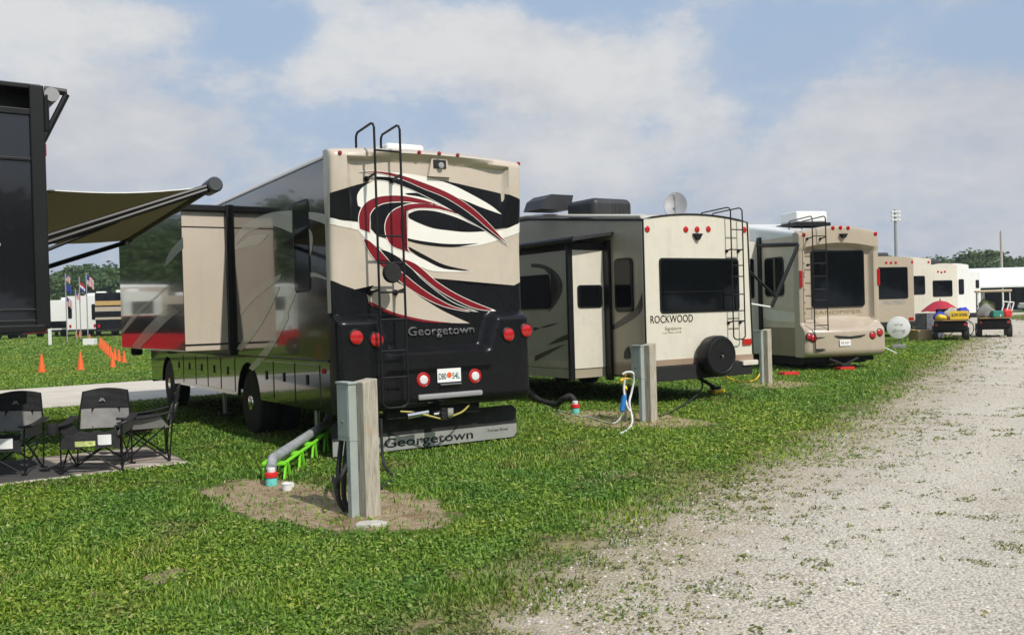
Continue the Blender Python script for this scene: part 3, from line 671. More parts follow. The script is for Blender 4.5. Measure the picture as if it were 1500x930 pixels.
# compartments, latches, window, side graphics
def gs(pxs,x=-1.275): return [(q.y,q.z) for q in (onp(p[0],p[1],GM,0,x) for p in pxs)]
for y0,y1 in ((.45,1.25),(1.32,2.1),(2.16,2.7),(3.98,4.7),(4.76,5.5),(5.56,6.3),(6.36,7.2),(7.26,7.9)):
    d=box('compartment_door',-1.279,-1.26,y0,y1,.60,1.09,M_gloss,G,.006)
    box('latch',-1.292,-1.27,(y0+y1)/2-.03,(y0+y1)/2+.03,.84,.96,M_blk,d,.006)
def sdecal(name,up,lo,m,off,x=-1.27,par=None):
    U=[tuple(v)[:2] for v in cr([(a,b,0) for a,b in gs(up,x)],5)]; L=[tuple(v)[:2] for v in cr([(a,b,0) for a,b in gs(lo,x)],5)]; q=[]
    for v in U+L[::-1]:
        if not q or math.hypot(v[0]-q[-1][0],v[1]-q[-1][1])>.003: q.append(v)
    return decal(name,q,m,par or G,0,x,off)
z3=lambda *p:P_(3,*p); z4=lambda *p:P_(4,*p)
wn=gs(z3((897,265),(965,255)))+gs(z3((965,560),(897,572)))
ys=[p[0] for p in wn]; zs_=[p[1] for p in wn]
wy0,wy1=min(ys),max(ys)
def panel(name,x,poly,m,parent,t=.02): return prism(name,poly,0,x-t,x+.005,m,parent)
wf=panel('side_window',-1.27,rrect(wy0,wy1,1.95,3.05,.08),M_blk,G,.006); panel('glass',-1.276,rrect(wy0+.03,wy1-.03,1.98,3.02,.06),M_glass,wf,.003)
sdecal('swoosh',z3((612,495),(650,440),(710,400),(790,370),(890,360)),z3((612,540),(660,480),(730,445),(802,436),(892,470)),M_arc,.003)
sdecal('swoosh',z3((612,535),(650,510),(700,480),(775,478)),z3((612,552),(680,532),(730,522),(775,480)),M_arc,.0032)
sdecal('swoosh',z3((965,368),(1020,372),(1062,382)),z3((965,398),(1020,415),(1062,432)),M_arc,.003)
sdecal('swoosh',z3((968,440),(990,480),(985,560),(950,650),(910,760),(870,860),(850,930)),z3((965,460),(972,520),(955,580),(925,640),(905,720),(870,800),(845,900)),M_arc,.0034)
sdecal('swoosh',z3((640,840),(680,780),(750,715),(838,668)),z3((640,872),(690,810),(760,748),(830,695)),M_arc,.0034)
sdecal('swoosh',z4((808,0),(755,100),(690,200),(622,300)),z4((832,0),(785,105),(725,210),(645,312)),M_arc,.0036)
sdecal('swoosh',z4((865,120),(810,220),(740,320),(680,395)),z4((875,150),(825,250),(760,350),(700,410)),M_arc,.0038)
sdecal('swoosh',z4((800,30),(770,80),(710,180),(650,280)),z4((812,30),(782,85),(722,185),(662,285)),M_arc,.004)
sdecal('swoosh',z3((960,665),(1000,662),(1062,690)),z3((960,690),(1000,682),(1062,698)),M_arc,.0036)
# slide-out
SL0,SL1,SX,SZ0,SZ1=4.08,9.3,-1.95,1.22,3.27
bm=bmesh.new(); fs=addbox(bm,SX,-1.2,SL0,SL1,SZ0,SZ1,.015)
bm.normal_update()
for f in bm.faces: f.material_index=1 if f.normal.x<-.6 else 0
sl=fin('slide_out',bm,[M_beige,M_gloss],G,40)
bm=bmesh.new()
addbox(bm,-1.33,-1.26,SL0-.10,SL0-.002,SZ0-.08,SZ1+.10,.008); addbox(bm,SX-.04,-1.26,SL0-.08,SL0+.04,SZ1+.002,SZ1+.09,.01); addbox(bm,SX-.04,-1.26,SL0+.041,SL1,SZ1+.03,SZ1+.09,.01); 
fin('slide_flange',bm,M_blk,sl)
box('trim_line',SX-.004,-1.33,SL0-.006,SL0,3.03,3.045,M_blk,sl,0); box('trim_line',SX-.004,-1.33,SL0-.006,SL0,1.30,1.325,M_blk,sl,0)
def ssd(up,lo,off=.004): return sdecal('swoosh',up,lo,M_arc,off,SX,sl)
ssd(z3((360,490),(330,520),(290,570),(268,635)),z3((362,545),(330,575),(300,610),(268,635)))
ssd(z4((268,0),(220,50),(130,120),(60,215)),z4((285,0),(240,45),(150,130),(68,225)))
ssd(z4((300,90),(250,130),(180,200),(110,290)),z4((345,120),(290,160),(220,230),(150,300)),.005)
wheel(G,-1.10,3.32,.46,.28,-1,z=.47); wheel(G,1.10,3.32,.46,.28,1,z=.47); wheel(G,-.78,3.32,.46,.26,-1,z=.47)
wheel(G,-1.10,8.55,.46,.28,-1,z=.52); wheel(G,1.10,8.55,.46,.28,1,z=.52)
# driver's mirror, seen beyond the slide-out
mr=tube('mirror_arm',[[(-1.27,9.7,1.75),(-1.5,9.75,1.8),(-1.62,9.75,1.6)]],.02,M_blk,G); mq=gs(z4((180,340),(230,470)),-1.62)
bmx=bmesh.new(); addbox(bmx,-1.72,-1.50,9.66,9.78,1.05,1.62,.05,seg=3); fin('mirror',bmx,M_blk,mr,40)
# rear fittings
def ypos(px,py,o=.0):
    q=gl([(px,py)])[0]; return q[0],-hG(*q)-o,q[1]
def lamp(px,py,r,kind='tail'):
    x,y,z=ypos(px,py)
    b=lathe('tail_lamp',[(r*1.22,.01),(r*1.22,-.008),(r*1.08,-.016),(r*1.0,-.012)],1,(x,y,z),M_blk if kind=='tail' else M_lens,G,24)
    if kind=='tail': lathe('lens',[(r*1.0,-.010),(r*.97,-.022),(r*.6,-.03),(r*.1,-.033)],1,(x,y,z),M_lens,b,24)
    else:
        lathe('lens',[(r*.74,-.012),(r*.7,-.022),(r*.3,-.028)],1,(x,y,z),M_clear,b,24)
        for k in range(6): 
            pass
for p in ((521.5,494),(551.5,497.5),(744.5,490),(767.8,484)): lamp(*p,.078)
for p in ((620,556),(695.5,550.5)): lamp(*p,.072,'rev')
for p in ((497.5,224),(614,223.5),(643.5,225),(670.5,227.5),(764.5,241)):
    x,y,z=ypos(p[0],p[1]); lathe('marker_light',[(.024,.0),(.024,-.012),(.014,-.022)],1,(x,y-.001,z),M_amber,G,12)
# licence plate
x,y,z=ypos(657,549); lp=box('licence_plate',x-.158,x+.158,y-.020,y-.012,z-.082,z+.082,M_paper,G,.008)
pg=mat('plate green ink',(.04,.14,.08),.5)
for tx,dx in (('D80',-.142),('54L',.040)): text('plate_number',tx,.07,pg,lp,(x+dx,y-.021,z-.045),w=.10,ext=.002,bold=.01)
lathe('plate_fruit',[(.034,-.0205),(.034,-.022),(.02,-.023)],1,(x,y,z-.0),M_orange,lp,14)
box('plate_light',x-.13,x+.15,y-.05,y-.005,z-.115,z-.100,M_steel,G,.004)
x0_,y0_,z0_=ypos(612,582); x1_,y1_,z1_=ypos(706,574)
box('bumper_trim',x0_,x1_,min(y0_,y1_)-.03,y0_+.02,z0_-.035,z0_+.03,M_gryp,G,.02)
# camera
x,y,z=ypos(641,243)
bm=bmesh.new(); addprism(bm,[(x-.15,z-.14),(x-.10,z+.09),(x+.10,z+.09),(x+.15,z-.14)],1,.01,-.05); cm=fin('camera_housing',bm,M_beige,G,40)
box('camera_recess',x-.085,x+.085,-.062,-.051,z-.04,z+.06,M_und,cm,.003); lathe('camera_lens',[(.032,-.05),(.036,-.10),(.02,-.105)],1,(x,0,z-.01),M_gryp,cm,16)
# lettering
q0=gl([(597,491)])[0]; q1=gl([(694,487)])[0]
text('rear_lettering','Georgetown',.105,M_gtext,G,(q0[0],-.012,q0[1]-.01),w=q1[0]-q0[0],ext=.006,bold=.012)
# ladder
a=gl([(551,200)])[0][0]; b=gl([(587,200)])[0][0]
so_=.27
def lx(px,py): q=onp(px,py,GM,1,-so_); return q.x,q.z
xa=(lx(551,230)[0]+lx(558,560)[0])/2; xb=(lx(587,230)[0]+lx(597,560)[0])/2
zb=lx(580,597)[1]; ztp=lx(570,181)[1]
rg=[lx(575,p)[1] for p in (222,346,385,428,468,514,553)]
LD=ladder(G,xa,xb,zb,ztp-.18,so_,0,rg[:1]+rg[1:],hoopy=.52,hoopz=.18,mounts=(lx(551,254)[1],lx(560,424)[1]),r=.0145)
lathe('round_light',[(.02,-so_-.05),(.10,-so_-.05),(.115,-so_-.02),(.115,-so_),(.05,-so_+.01)],1,((xa+xb)/2,0,lx(573,400)[1]),M_und,LD,20)
# roof unit
q=onp(588,212,GM,1,1.1)
bm=bmesh.new(); addbox(bm,q.x-.30,q.x+.24,.9,1.6,3.5,3.84,.05,seg=3); fin('roof_vent',bm,M_white,G,40)
bm=bmesh.new(); addbox(bm,-.35,.35,5.6,6.6,3.5,3.82,.1,seg=3); fin('air_conditioner',bm,M_white,G,40)
# hitch, mud flap
bm=bmesh.new(); addbox(bm,-.62,.62,.05,.18,.42,.54,.01); addbox(bm,-.05,.05,-.22,.2,.40,.48,.01); addtube(bm,[(0,-.17,.48),(0,-.17,.53)],.03); fin('hitch',bm,M_und,G)
bm=bmesh.new(); addtube(bm,[(-.45,-.12,.47),(-.18,-.12,.49)],.035); addbox(bm,.02,.10,-.24,-.1,.42,.53,.01); addtube(bm,[(-.1,-.12,.46),(.02,-.16,.47)],.02); hd=fin('hitch_fitting',bm,M_chrome,G,40)
pth=cr([(-.5,-.05,.52),(-.35,-.12,.50),(-.15,-.16,.44),(0,-.18,.40),(.15,-.16,.43),(.3,-.1,.46),(.45,0,.52)],8); tube('safety_chain',[tuple(p) for p in pth],.012,mat('brass chain',(.45,.38,.10),.5),G,6)
def fl(px,py): q=onp(px,py,GM,1,.22); return q.x,q.z
fx0=fl(487,660)[0]; fx1=fl(757,635)[0]
zz0=(fl(557,664)[1]+fl(753,640)[1])/2; zz1=(fl(557,641)[1]+fl(753,619)[1])/2; ztopf=fl(757,592)[1]
fp=prism('mud_flap',[(fx0,zz0),(fx1-.05,zz0),(fx1,zz0+.06),(fx1,ztopf-.06),(fx1-.06,ztopf),(fx0+.06,ztopf),(fx0,ztopf-.06)],1,.22,.24,M_flap,G)
prism('flap_plate',[(fx0,zz0+.015),(fx1-.06,zz0+.015),(fx1-.01,zz0+.07),(fx1-.01,zz1),(fx0,zz1)],1,.205,.219,mat('brushed aluminium',(.50,.50,.48),.45,.55,vary=.06,grime=.2,vs=5),fp)
t0=fl(562,652)[0]; t1_=fl(692,640)[0]
text('flap_lettering','Georgetown',.105,M_text,fp,(t0,.204,zz0+.055),w=t1_-t0,ext=.003,bold=.012)
t0=fl(714,640)[0]; t1_=fl(744,633)[0]; wf_=(t1_-t0)
text('small_lettering','Forest',.035,M_text,fp,(t0,.204,zz0+.11),w=wf_*.54,ext=.002); text('small_lettering','River',.035,M_text,fp,(t0+wf_*.6,.204,zz0+.11),w=wf_*.4,ext=.002)
for y in (1.6,6.0): tube('leveling_jack',[[(-.9,y,.62),(-.9,y,.1)],[(-1.0,y,.1),(-.8,y,.1)]],.035,M_steel,G)
lathe('side_marker',[(.03,0),(.03,-.02),(.015,-.03)],0,(-1.27,.32,1.02),M_lens,G,12)
# ------------------------------------------------------------------ black fifth wheel with awning, left edge
TA=math.atan2(.6,.8)
B0=Vector((-4.58,9.1,0))-Vector((math.cos(TA),math.sin(TA),0))*1.27     # centre of its nose
B=thing('fifth_wheel_trailer','black glossy fifth wheel trailer at the left edge with an olive awning out','camper trailer',B0,TA); BM=mtx(B0,TA)
H_=4.0
bm=bmesh.new(); addbox(bm,-1.27,1.27,.0,3.4,1.58,H_-.24,.03); addbox(bm,-1.27,1.27,3.35,11.6,.62,H_-.24,.03); fin('body',bm,M_jet,B,20)
bm=bmesh.new(); addbox(bm,-1.30,1.16,-.03,.02,3.24-.0,3.27,.004); addbox(bm,-1.30,1.20,-.03,.02,3.69,3.75,.006); addbox(bm,-1.27,1.20,-.02,.01,1.78,1.80,.003); addbox(bm,-1.27,1.2,-.025,.01,1.66,1.69,.003); addbox(bm,1.16,1.29,-.04,.03,1.6,3.99,.01); fin('seam',bm,M_blk,B)
box('sill',-1.28,1.24,-.05,.06,1.57,1.64,M_blk,B,.01)
# roof overhang: soffit recess and lid
bm=bmesh.new(); addbox(bm,-1.30,1.27,-.02,11.6,H_-.05,H_,.01); addbox(bm,-1.27,1.27,.30,11.55,H_-.245,H_-.05,.0); fin('roof',bm,M_blk,B)
# topper arm at the corner
bm=bmesh.new(); addtube(bm,[(1.26,-.01,3.42),(1.50,-.02,3.93)],.03); addtube(bm,[(1.30,-.01,3.96),(1.5,-.02,3.95)],.035); addtube(bm,[(1.31,-.03,3.9),(1.31,-.03,3.55)],.025); fin('topper_arm',bm,M_blk,B,40)
bm=bmesh.new(); addtube(bm,[(1.36,-.05,3.91),(1.37,2.6,3.91)],.07,14); fin('topper_roller',bm,M_gryp,B,40)
box('grab_light',1.24,1.30,-.03,.0,3.30,3.42,M_amber,B,.004)
lathe('corner_light',[(.02,-.04),(.02,-.055)],1,(.85,0,2.42),M_clear,B,10)
for y in (6.6,7.6): wheel(B,1.1,y,.38,.25,1,False); wheel(B,-1.1,y,.38,.25,-1,False)
for y in (6.6,7.6): tube('wheel_arch',[(1.275,y+.46*math.cos(R(a)),.40+.46*math.sin(R(a))) for a in range(25,156,13)],.04,M_rub,B)
bm=bmesh.new(); addbox(bm,-.15,.0,3.9,4.05,.05,.9); addbox(bm,-.25,.1,3.85,4.1,.0,.05); fin('landing_gear',bm,M_und,B); bm=bmesh.new(); addbox(bm,-.15,.15,1.2,1.5,1.0,1.6,.03); fin('king_pin',bm,M_und,B)
dr=prism('entry_door',rrect(5.0,5.75,.95,2.85,.08),0,1.265,1.29,M_char,B); box('door_window',1.29,1.30,5.15,5.6,1.9,2.5,M_glass,dr,.003)
for y0,y1 in ((3.4,4.6),(8.4,9.6)): prism('window',rrect(y0,y1,1.9,2.6,.08),0,1.265,1.29,M_glass,B)
# awning: fabric, roller, two pitched arms
def bl(px,py,axis,v): q=onp(px,py,BM,axis,v); return q
EXT=1.27+1.93
n0=bl(314,271,0,EXT); n1=bl(185,352,0,EXT)
rollA=Vector((EXT,n0.y,n0.z)); rollB=Vector((EXT,n1.y,n1.z)); dirr=(rollB-rollA).normalized()
wa=bl(71,264,0,1.30); wA=Vector((1.27,rollA.y+.10,wa.z+.02)); wB=Vector((1.27,rollB.y,wa.z-.20))
bm=bmesh.new(); nU,nV=14,10; g_=[]
for i in range(nU+1):
    u=i/nU; row=[]
    for j in range(nV+1):
        v=j/nV; p=wA.lerp(wB,u).lerp((rollA+dirr*.08).lerp(rollB,u),v); p.z-=.10*math.sin(PI*v)*(.6+.4*math.sin(PI*u)); row.append(bm.verts.new(p))
    g_.append(row)
for i in range(nU):
    for j in range(nV): bm.faces.new((g_[i][j],g_[i+1][j],g_[i+1][j+1],g_[i][j+1]))
aw=fin('awning_fabric',bm,[M_olive,M_white],B,60); md=aw.modifiers.new('s','SOLIDIFY'); md.thickness=.012; md.offset=0; md.material_offset_rim=1
rl=tube('awning_roller',[tuple(rollA-dirr*.02),tuple(rollB)],.045,M_olive,B,14)
c0=rollA-dirr*.05; c1=rollA+dirr*.30
bm=bmesh.new(); addtube(bm,[c0,c0+dirr*.02,c0+dirr*.28,c0+dirr*.34],[.075,.092,.085,.06],14); fin('roller_cap',bm,mat('dark grey plastic',(.05,.055,.06),.45,vary=.2),B,40)
bm=bmesh.new(); addtube(bm,[rollB-dirr*.2,rollB+dirr*.06],[.06,.075],14); fin('roller_cap',bm,M_blk,B,40)
fa=bl(76,358,0,1.33); faP=Vector((1.30,rollA.y+.15,bl(76,358,1,rollA.y+.15).z)); 
bm=bmesh.new()
for d_ in (-.035,.035): addtube(bm,[faP+Vector((0,0,d_)),rollA+Vector((-.02,.02,d_*.6-.02))],.028)
addtube(bm,[faP+Vector((0,.03,-.12)),faP.lerp(rollA,.45)+Vector((0,.03,-.05))],.02); fin('awning_arm',bm,M_blk,B,40)
# far arm, aimed through the photo's (72,388)
tgt=bl(72,389,1,rollB.y); fb=rollB+(tgt-rollB)*((1.30-rollB.x)/(tgt.x-rollB.x)); 
bm=bmesh.new(); addtube(bm,[tuple(fb),tuple(rollB+Vector((0,0,-.03)))],.035); fin('awning_arm',bm,M_blk,B,40)
tube('awning_leg',[[(1.31,rollA.y+.14,faP.z),(1.31,rollA.y+.14,1.7)]],.022,M_blk,B)
# ------------------------------------------------------------------ second trailer (cream rear)
R2=Vector((944-750,0,0))
d1=15.2; R0=Vector(((944-750)/F*d1,d1,0))+Vector((math.cos(TH),math.sin(TH),0))*1.20
T2=thing('camper_trailer','cream rear camper trailer with olive grey side and round black spare tyre cover','camper trailer',R0,TH); RM=mtx(R0,TH)
rv=lambda px,py,y=0.:(lambda q:(q.x,q.z))(onp(px,py,RM,1,y))
rs=lambda px,py,x=-1.2:(lambda q:(q.y,q.z))(onp(px,py,RM,0,x))
zr=rv(941,322)[1]; zb=rv(948,533)[1]; W2=rv(1097,400)[0]
def arch(x0,x1,z0,z1,rise,n=16,r=.05):
    o=[(x0,z0)]
    for i in range(n+1):
        u=i/n; x=x0+(x1-x0)*u; o.append((x,z1+rise*(1-(2*u-1)**2)))
    o.append((x1,z0)); return o
prism('rear_wall',arch(-1.20,W2,zb,zr,.11),1,-.03,.02,M_cream,T2,.012)
# long side walls and roof climb toward the front
yf=4.2; zf=rs(790,321)[1]; zf=3.46
def side2(name,x,m,t):
    return prism(name,[(.02,zb-.12),(9.5,zb-.12),(9.5,zf),(3.4,zf),(.02,zr)],0,x,x+t,m,T2)
side2('left_wall',-1.20,M_grey,.05); side2('right_wall',W2-.05,M_cream,.05)
bm=bmesh.new()
for i in range(12):
    pass
sec=[(u,v) for u,v in arch(-1.19,W2-.01,0,0,.11)][1:-1]
rows=[[bm.verts.new((u,y,z+v)) for u,v in sec] for y,z in ((.0,zr),(3.4,zf),(9.5,zf))]
for a_,b_ in zip(rows,rows[1:]):
    for i in range(len(sec)-1): bm.faces.new((a_[i],a_[i+1],b_[i+1],b_[i]))
fin('roof',bm,M_cream,T2,40)
tr_=[(-1.215,-.035,zb+.0)]+[(u*1.01,-.035,zr+.012+.11*(1-(2*(u+1.2)/(W2+1.2)-1)**2)) for u in lin(-1.2,1.2,.2)]+[(W2+.012,-.035,zb)]
tube('edge_trim',[tr_],.016,M_blk,T2,6)
tube('roof_trim',[[(-1.21,0,zr+.0),(-1.21,3.4,zf-.03),(-1.21,9.5,zf-.03)]],.022,M_blk,T2,6)
tube('gutter',[[(-1.20,0,zr+.055),(-1.20,3.4,zf+.035),(-1.2,9.5,zf+.035)]],.035,M_cream,T2,8)
def rr_px(p0,p1,p2,r=.06,fn=rv,y=-.03):
    (ax,az),(bx,bz),(cx,cz)=[fn(*p) for p in (p0,p1,p2)]; return rrect(min(ax,cx),max(bx,ax),min(cz,az),max(az,bz),r)
x0w,ztw=rv(963,378); x1w,_=rv(1079,377); _,zbw=rv(1020,457.5)
wf=prism('rear_window',rrect(x0w,x1w,zbw,ztw,.07),1,-.045,-.03,M_blk,T2); prism('glass',rrect(x0w+.035,x1w-.035,zbw+.035,ztw-.035,.05),1,-.05,-.045,M_glass,wf)
box('window_bar',x0w+.05,x1w-.05,-.054,-.05,(zbw*.62+ztw*.38),(zbw*.62+ztw*.38)+.012,M_blk,wf,0)
for p in ((945,336),(1002.5,336.5),(1019,336.5),(1035.5,336),(1088,337)):
    x,z=rv(*p); lathe('marker_light',[(.055,-.03),(.055,-.04),(.03,-.055)],1,(min(max(x,-1.12),W2-.08),0,z),M_lens,T2,14)
x,z=rv(1018.5,347); prism('camera_bracket',[(x-.10,z+.05),(x+.10,z+.05),(x+.02,z-.06),(x-.02,z-.06)],1,-.09,-.03,M_blk,T2,.008)
x,z=rv(951,471); x2,_=rv(1013,468); text('rear_lettering','ROCKWOOD',.125,M_char,T2,(x,-.032,z-.03),w=x2-x,ext=.004,bold=.0)
x,z=rv(972,481); x2,_=rv(996,480); text('small_lettering','Signature',.055,M_ttext,T2,(x,-.032,z-.03),w=x2-x); 
x,z=rv(970,486); x2,_=rv(996,485); [text('small_lettering',w_,.025,M_ttext,T2,(x+o_*(x2-x),-.032,z-.03),w=(x2-x)*k_) for w_,o_,k_ in (('ULTRA',0,.55),('LITE',.63,.37))]
prism('lower_trim',[(-1.21,zb-.05),(W2+.01,zb-.05),(W2+.01,zb+.05),(-1.21,zb+.05)],1,-.045,-.028,mat('bronze trim',(.33,.24,.17),.4),T2)
bm=bmesh.new(); addbox(bm,-1.15,W2-.1,-.12,.0,zb-.30,zb-.06,.01); addbox(bm,-1.1,W2-.05,.0,9.3,zb-.25,zb-.10,.0); fin('bumper',bm,M_und,T2)
box('bumper_cap',W2-.36,W2+.02,-.16,-.02,zb-.14,zb-.05,M_cream,T2,.02)
x,z=rv(1091,501); box('tail_light',x-.10,x+.12,-.06,-.03,z-.05,z+.06,M_lens,T2,.008)
x,z=rv(1053,521,-.3)
st=lathe('spare_tyre',[(.26,-.10),(.33,-.12),(.345,-.2),(.345,-.34),(.325,-.375),(.29,-.385),(.27,-.37),(.06,-.375),(.04,-.36),(.03,-.38)],1,(x,0,z),M_blk,T2,36)
lathe('hub_bolt',[(.022,-.38),(.018,-.40)],1,(x,0,z),M_chrome,st,10)
tube('tyre_bracket',[[(x,-.1,z),(x,-.05,zb-.2)],[(x-.1,-.15,zb-.15),(x+.1,-.15,zb-.15)]],.03,M_und,T2)
xa,_=rv(1071,420,-.13); xb,_=rv(1088,420,-.13)
rz=[rv(1085,p,-.13)[1] for p in (337,366,389,405,431,455,470)]
ladder(T2,xa,xb,rv(1080,497,-.13)[1],zr+.02,.13,-.03,rz,hoopy=.75,hoopz=.24,mounts=(rv(1075,366)[1],rv(1075,470)[1]),r=.012)
# left side: narrow window, slide-out, swooshes
y0,zt0=rs(901,380); y1=rs(927,378)[0]; zb0=rs(915,457)[1]; zt0=rs(915,378)[1]
wf=prism('side_window',rrect(min(y0,y1),max(y0,y1),zb0,zt0,.09),0,-1.23,-1.20,M_blk,T2); prism('glass',rrect(min(y0,y1)+.04,max(y0,y1)-.04,zb0+.04,zt0-.04,.07),0,-1.236,-1.23,M_glass,wf)
def sd2(name,up,lo,m,off=.004,x=-1.2,par=None):
    U=[tuple(v)[:2] for v in cr([(*rs(*p,x),0) for p in up],5)]; L=[tuple(v)[:2] for v in cr([(*rs(*p,x),0) for p in lo],5)]
    return decal(name,U+L[::-1],m,par or T2,0,x,off)
z7=lambda *p:P_(7,*p)
sd2('swoosh',z7((365,600),(420,560),(470,520),(495,460)),z7((365,617),(430,585),(480,550),(497,520)),M_ggrey)
pan=decal('lower_panel',[rs(893,530),rs(943,532),rs(943,552),rs(893,548)],M_brown,T2,0,-1.2,.003)
sd2('emblem',z7((425,690),(440,675),(447,690),(440,705),(455,718)),z7((420,722),(435,728),(425,705),(420,700),(440,728)),M_text)
SY0=1.0; SXX=-1.2-.86
zs0=rs(862,542,-1.6)[1]; q_=onp(840,541,RM,1,SY0); sz0=q_.z; sz1=onp(840,366,RM,1,SY0).z; SXX=onp(835.5,450,RM,1,SY0).x
bm=bmesh.new(); addbox(bm,SXX,-1.1,SY0,6.2,sz0,sz1,.012)
for f in bm.faces: f.normal_update(); f.material_index=1 if f.normal.x<-.6 else 0
s2=fin('slide_out',bm,[M_cream,M_grey],T2,20)
bm=bmesh.new(); addbox(bm,-1.26,-1.19,SY0-.16,SY0-.002,sz0-.22,sz1+.16,.01); addbox(bm,SXX-.05,SXX+.05,SY0-.03,SY0+.04,sz0-.18,sz1+.10,.01); addbox(bm,SXX-.05,-1.2,SY0-.03,SY0+.05,sz1+.01,sz1+.11,.01); fin('slide_flange',bm,M_blk,s2)
bm=bmesh.new(); addprism(bm,[(-1.21,sz1+.30),(SXX-.10,sz1+.19),(SXX-.10,sz1+.13),(-1.21,sz1+.25)],1,SY0-.25,6.3); fin('slide_topper',bm,M_acdk,s2); tube('topper_roller',[(SXX-.07,SY0-.22,sz1+.16),(SXX-.07,6.3,sz1+.16)],.05,M_blk,s2,10)
p0=onp(845,416,RM,1,SY0); p1=onp(882,450,RM,1,SY0)
wf=prism('slide_window',rrect(p0.x,p1.x,p1.z,p0.z-.02,.06),1,SY0-.02,SY0-.002,M_blk,s2); prism('glass',rrect(p0.x+.03,p1.x-.03,p1.z+.03,p0.z-.05,.04),1,SY0-.024,SY0-.02,M_glass,wf)
box('skirt',SXX,-1.15,SY0+.02,6.2,sz0-.16,sz0-.005,M_grey,s2,.005)
w0=rs(778,402,SXX); w1=rs(806,452,SXX); prism('side_window',rrect(w1[0]*0+rs(806,430,SXX)[0],rs(775,430,SXX)[0]+.4,rs(800,452,SXX)[1],rs(800,402,SXX)[1],.08),0,SXX-.02,SXX,M_glass,s2)
sd2('swoosh',z7((50,345),(100,350),(145,375),(172,415),(172,460),(145,510),(115,542)),z7((50,360),(95,365),(135,390),(155,425),(155,460),(135,505),(115,542)),M_ggrey,.006,SXX,s2)
for a_,b_ in ((((60,615),(110,592),(160,583)),((60,600),(105,600),(160,583))),(((120,668),(165,640),(205,625)),((120,670),(175,655),(205,645))),(((65,735),(120,705),(190,665)),((65,715),(120,690),(190,665)))):
    sd2('swoosh',z7(*a_),z7(*b_),M_ggrey,.006,SXX,s2)
for y in (4.6,5.55): wheel(T2,-1.0,y,.36,.24,-1,False); wheel(T2,W2-.2,y,.36,.24,1,False)
# roof gear
def onroof(px,y): q=onp(px,318,RM,1,y); return q.x
bm=bmesh.new(); x=onroof(884,1.6); addbox(bm,x-.42,x+.50,1.35,2.2,zr+.16,zr+.54,.12,seg=4)
for k in range(7): addbox(bm,x+.02+k*.06,x+.035+k*.06,1.342,1.36,zr+.26,zr+.44,0)
fin('air_conditioner',bm,M_acdk,T2,30)
bm=bmesh.new(); x=onroof(803,2.6); addprism(bm,[(x-.36,3.50),(x-.28,3.68),(x-.12,3.78),(x+.38,3.78),(x+.30,3.50)],1,2.3,2.9); fin('roof_vent',bm,M_acdk,T2,30)
bm=bmesh.new(); x=onroof(950,1.0); addprism(bm,[(x-.28,zr+.10),(x-.2,zr+.19),(x+.1,zr+.21),(x+.28,zr+.13),(x+.28,zr+.10)],1,.8,1.2); fin('roof_vent',bm,M_gryp,T2,30)
# roof dish
x=onroof(990,.7); dn=Vector((-.62,-.62,.42)).normalized(); c_=Vector((x,.7,zr+.36)); bm=bmesh.new(); rings=[]; s_=dn.cross(Vector((0,0,1))).normalized(); u_=s_.cross(dn).normalized()
for rr in (0.001,.07,.14,.20,.25,.255):
    rings.append([bm.verts.new(c_-dn*(.06-rr*rr)+(s_*math.cos(2*PI*k/24)*.82+u_*math.sin(2*PI*k/24)*1.1)*rr) for k in range(24)])
for a_,b_ in zip(rings,rings[1:]):
    for k in range(24): bm.faces.new((a_[k],a_[(k+1)%24],b_[(k+1)%24],b_[k]))
ds=fin('dish_reflector',bm,M_gryp,T2,60); md=ds.modifiers.new('s','SOLIDIFY'); md.thickness=.012
bm=bmesh.new(); addtube(bm,[c_-u_*.24,c_+dn*.3-u_*.02],.012); addtube(bm,[c_+dn*.27-u_*.04,c_+dn*.36+u_*.02],.03); addtube(bm,[c_,c_+Vector((.02,.05,-.3))],.02); addbox(bm,x-.12,x+.14,.6,.9,zr+.06,zr+.12,.01); fin('dish_mount',bm,M_gryp,ds,40)
# jack with yellow pads
jp=gp(1049,577); jl=RM.inverted()@jp; 
bm=bmesh.new(); addtube(bm,[(jl.x-.85,jl.y+.15,.60),(jl.x-.02,jl.y,.12)],.035,6); addtube(bm,[(jl.x-1.0,jl.y+.2,.50),(jl.x-.3,jl.y+.1,.42)],.025,6); addbox(bm,jl.x-.1,jl.x+.08,jl.y-.06,jl.y+.06,.09,.14,.01); fin('stabilizer_jack',bm,M_und,T2,40)
yb=box('leveling_block',-.13,.13,-.1,.1,.0,.085,M_yel,None,.012); yb.location=jp; yb.rotation_euler=(0,0,TH); tag(yb,'yellow leveling block under the jack of the cream rear trailer','leveling block')
# ------------------------------------------------------------------ tan fifth wheel with the tall rear window
T3a=R(15); d3=22.2; C0=Vector(((1168-750)/F*d3,d3,0))+Vector((math.cos(T3a),math.sin(T3a),0))*1.22
T3=thing('fifth_wheel_trailer','tan fifth wheel trailer with arched rear brow, tall dark rear window and white roof unit','camper trailer',C0,T3a); TM=mtx(C0,T3a)
tv=lambda px,py,y=0.:(lambda q:(q.x,q.z))(onp(px,py,TM,1,y))
ts=lambda px,py,x=-1.22:(lambda q:(q.y,q.z))(onp(px,py,TM,0,x))
XR=tv(1283,420)[0]; zT=tv(1222,331)[1]; zTs=tv(1165,341)[1]
zS=tv(1222,467)[1]; zB=tv(1222,521)[1]; zWt=tv(1222,367)[1]; zWb=tv(1222,450)[1]; zL=tv(1222,478)[1]
xc=(XR-1.22)/2; hw=(XR+1.22)/2
print('tan',XR,zT,zTs,zS,zB,zWt,zWb)
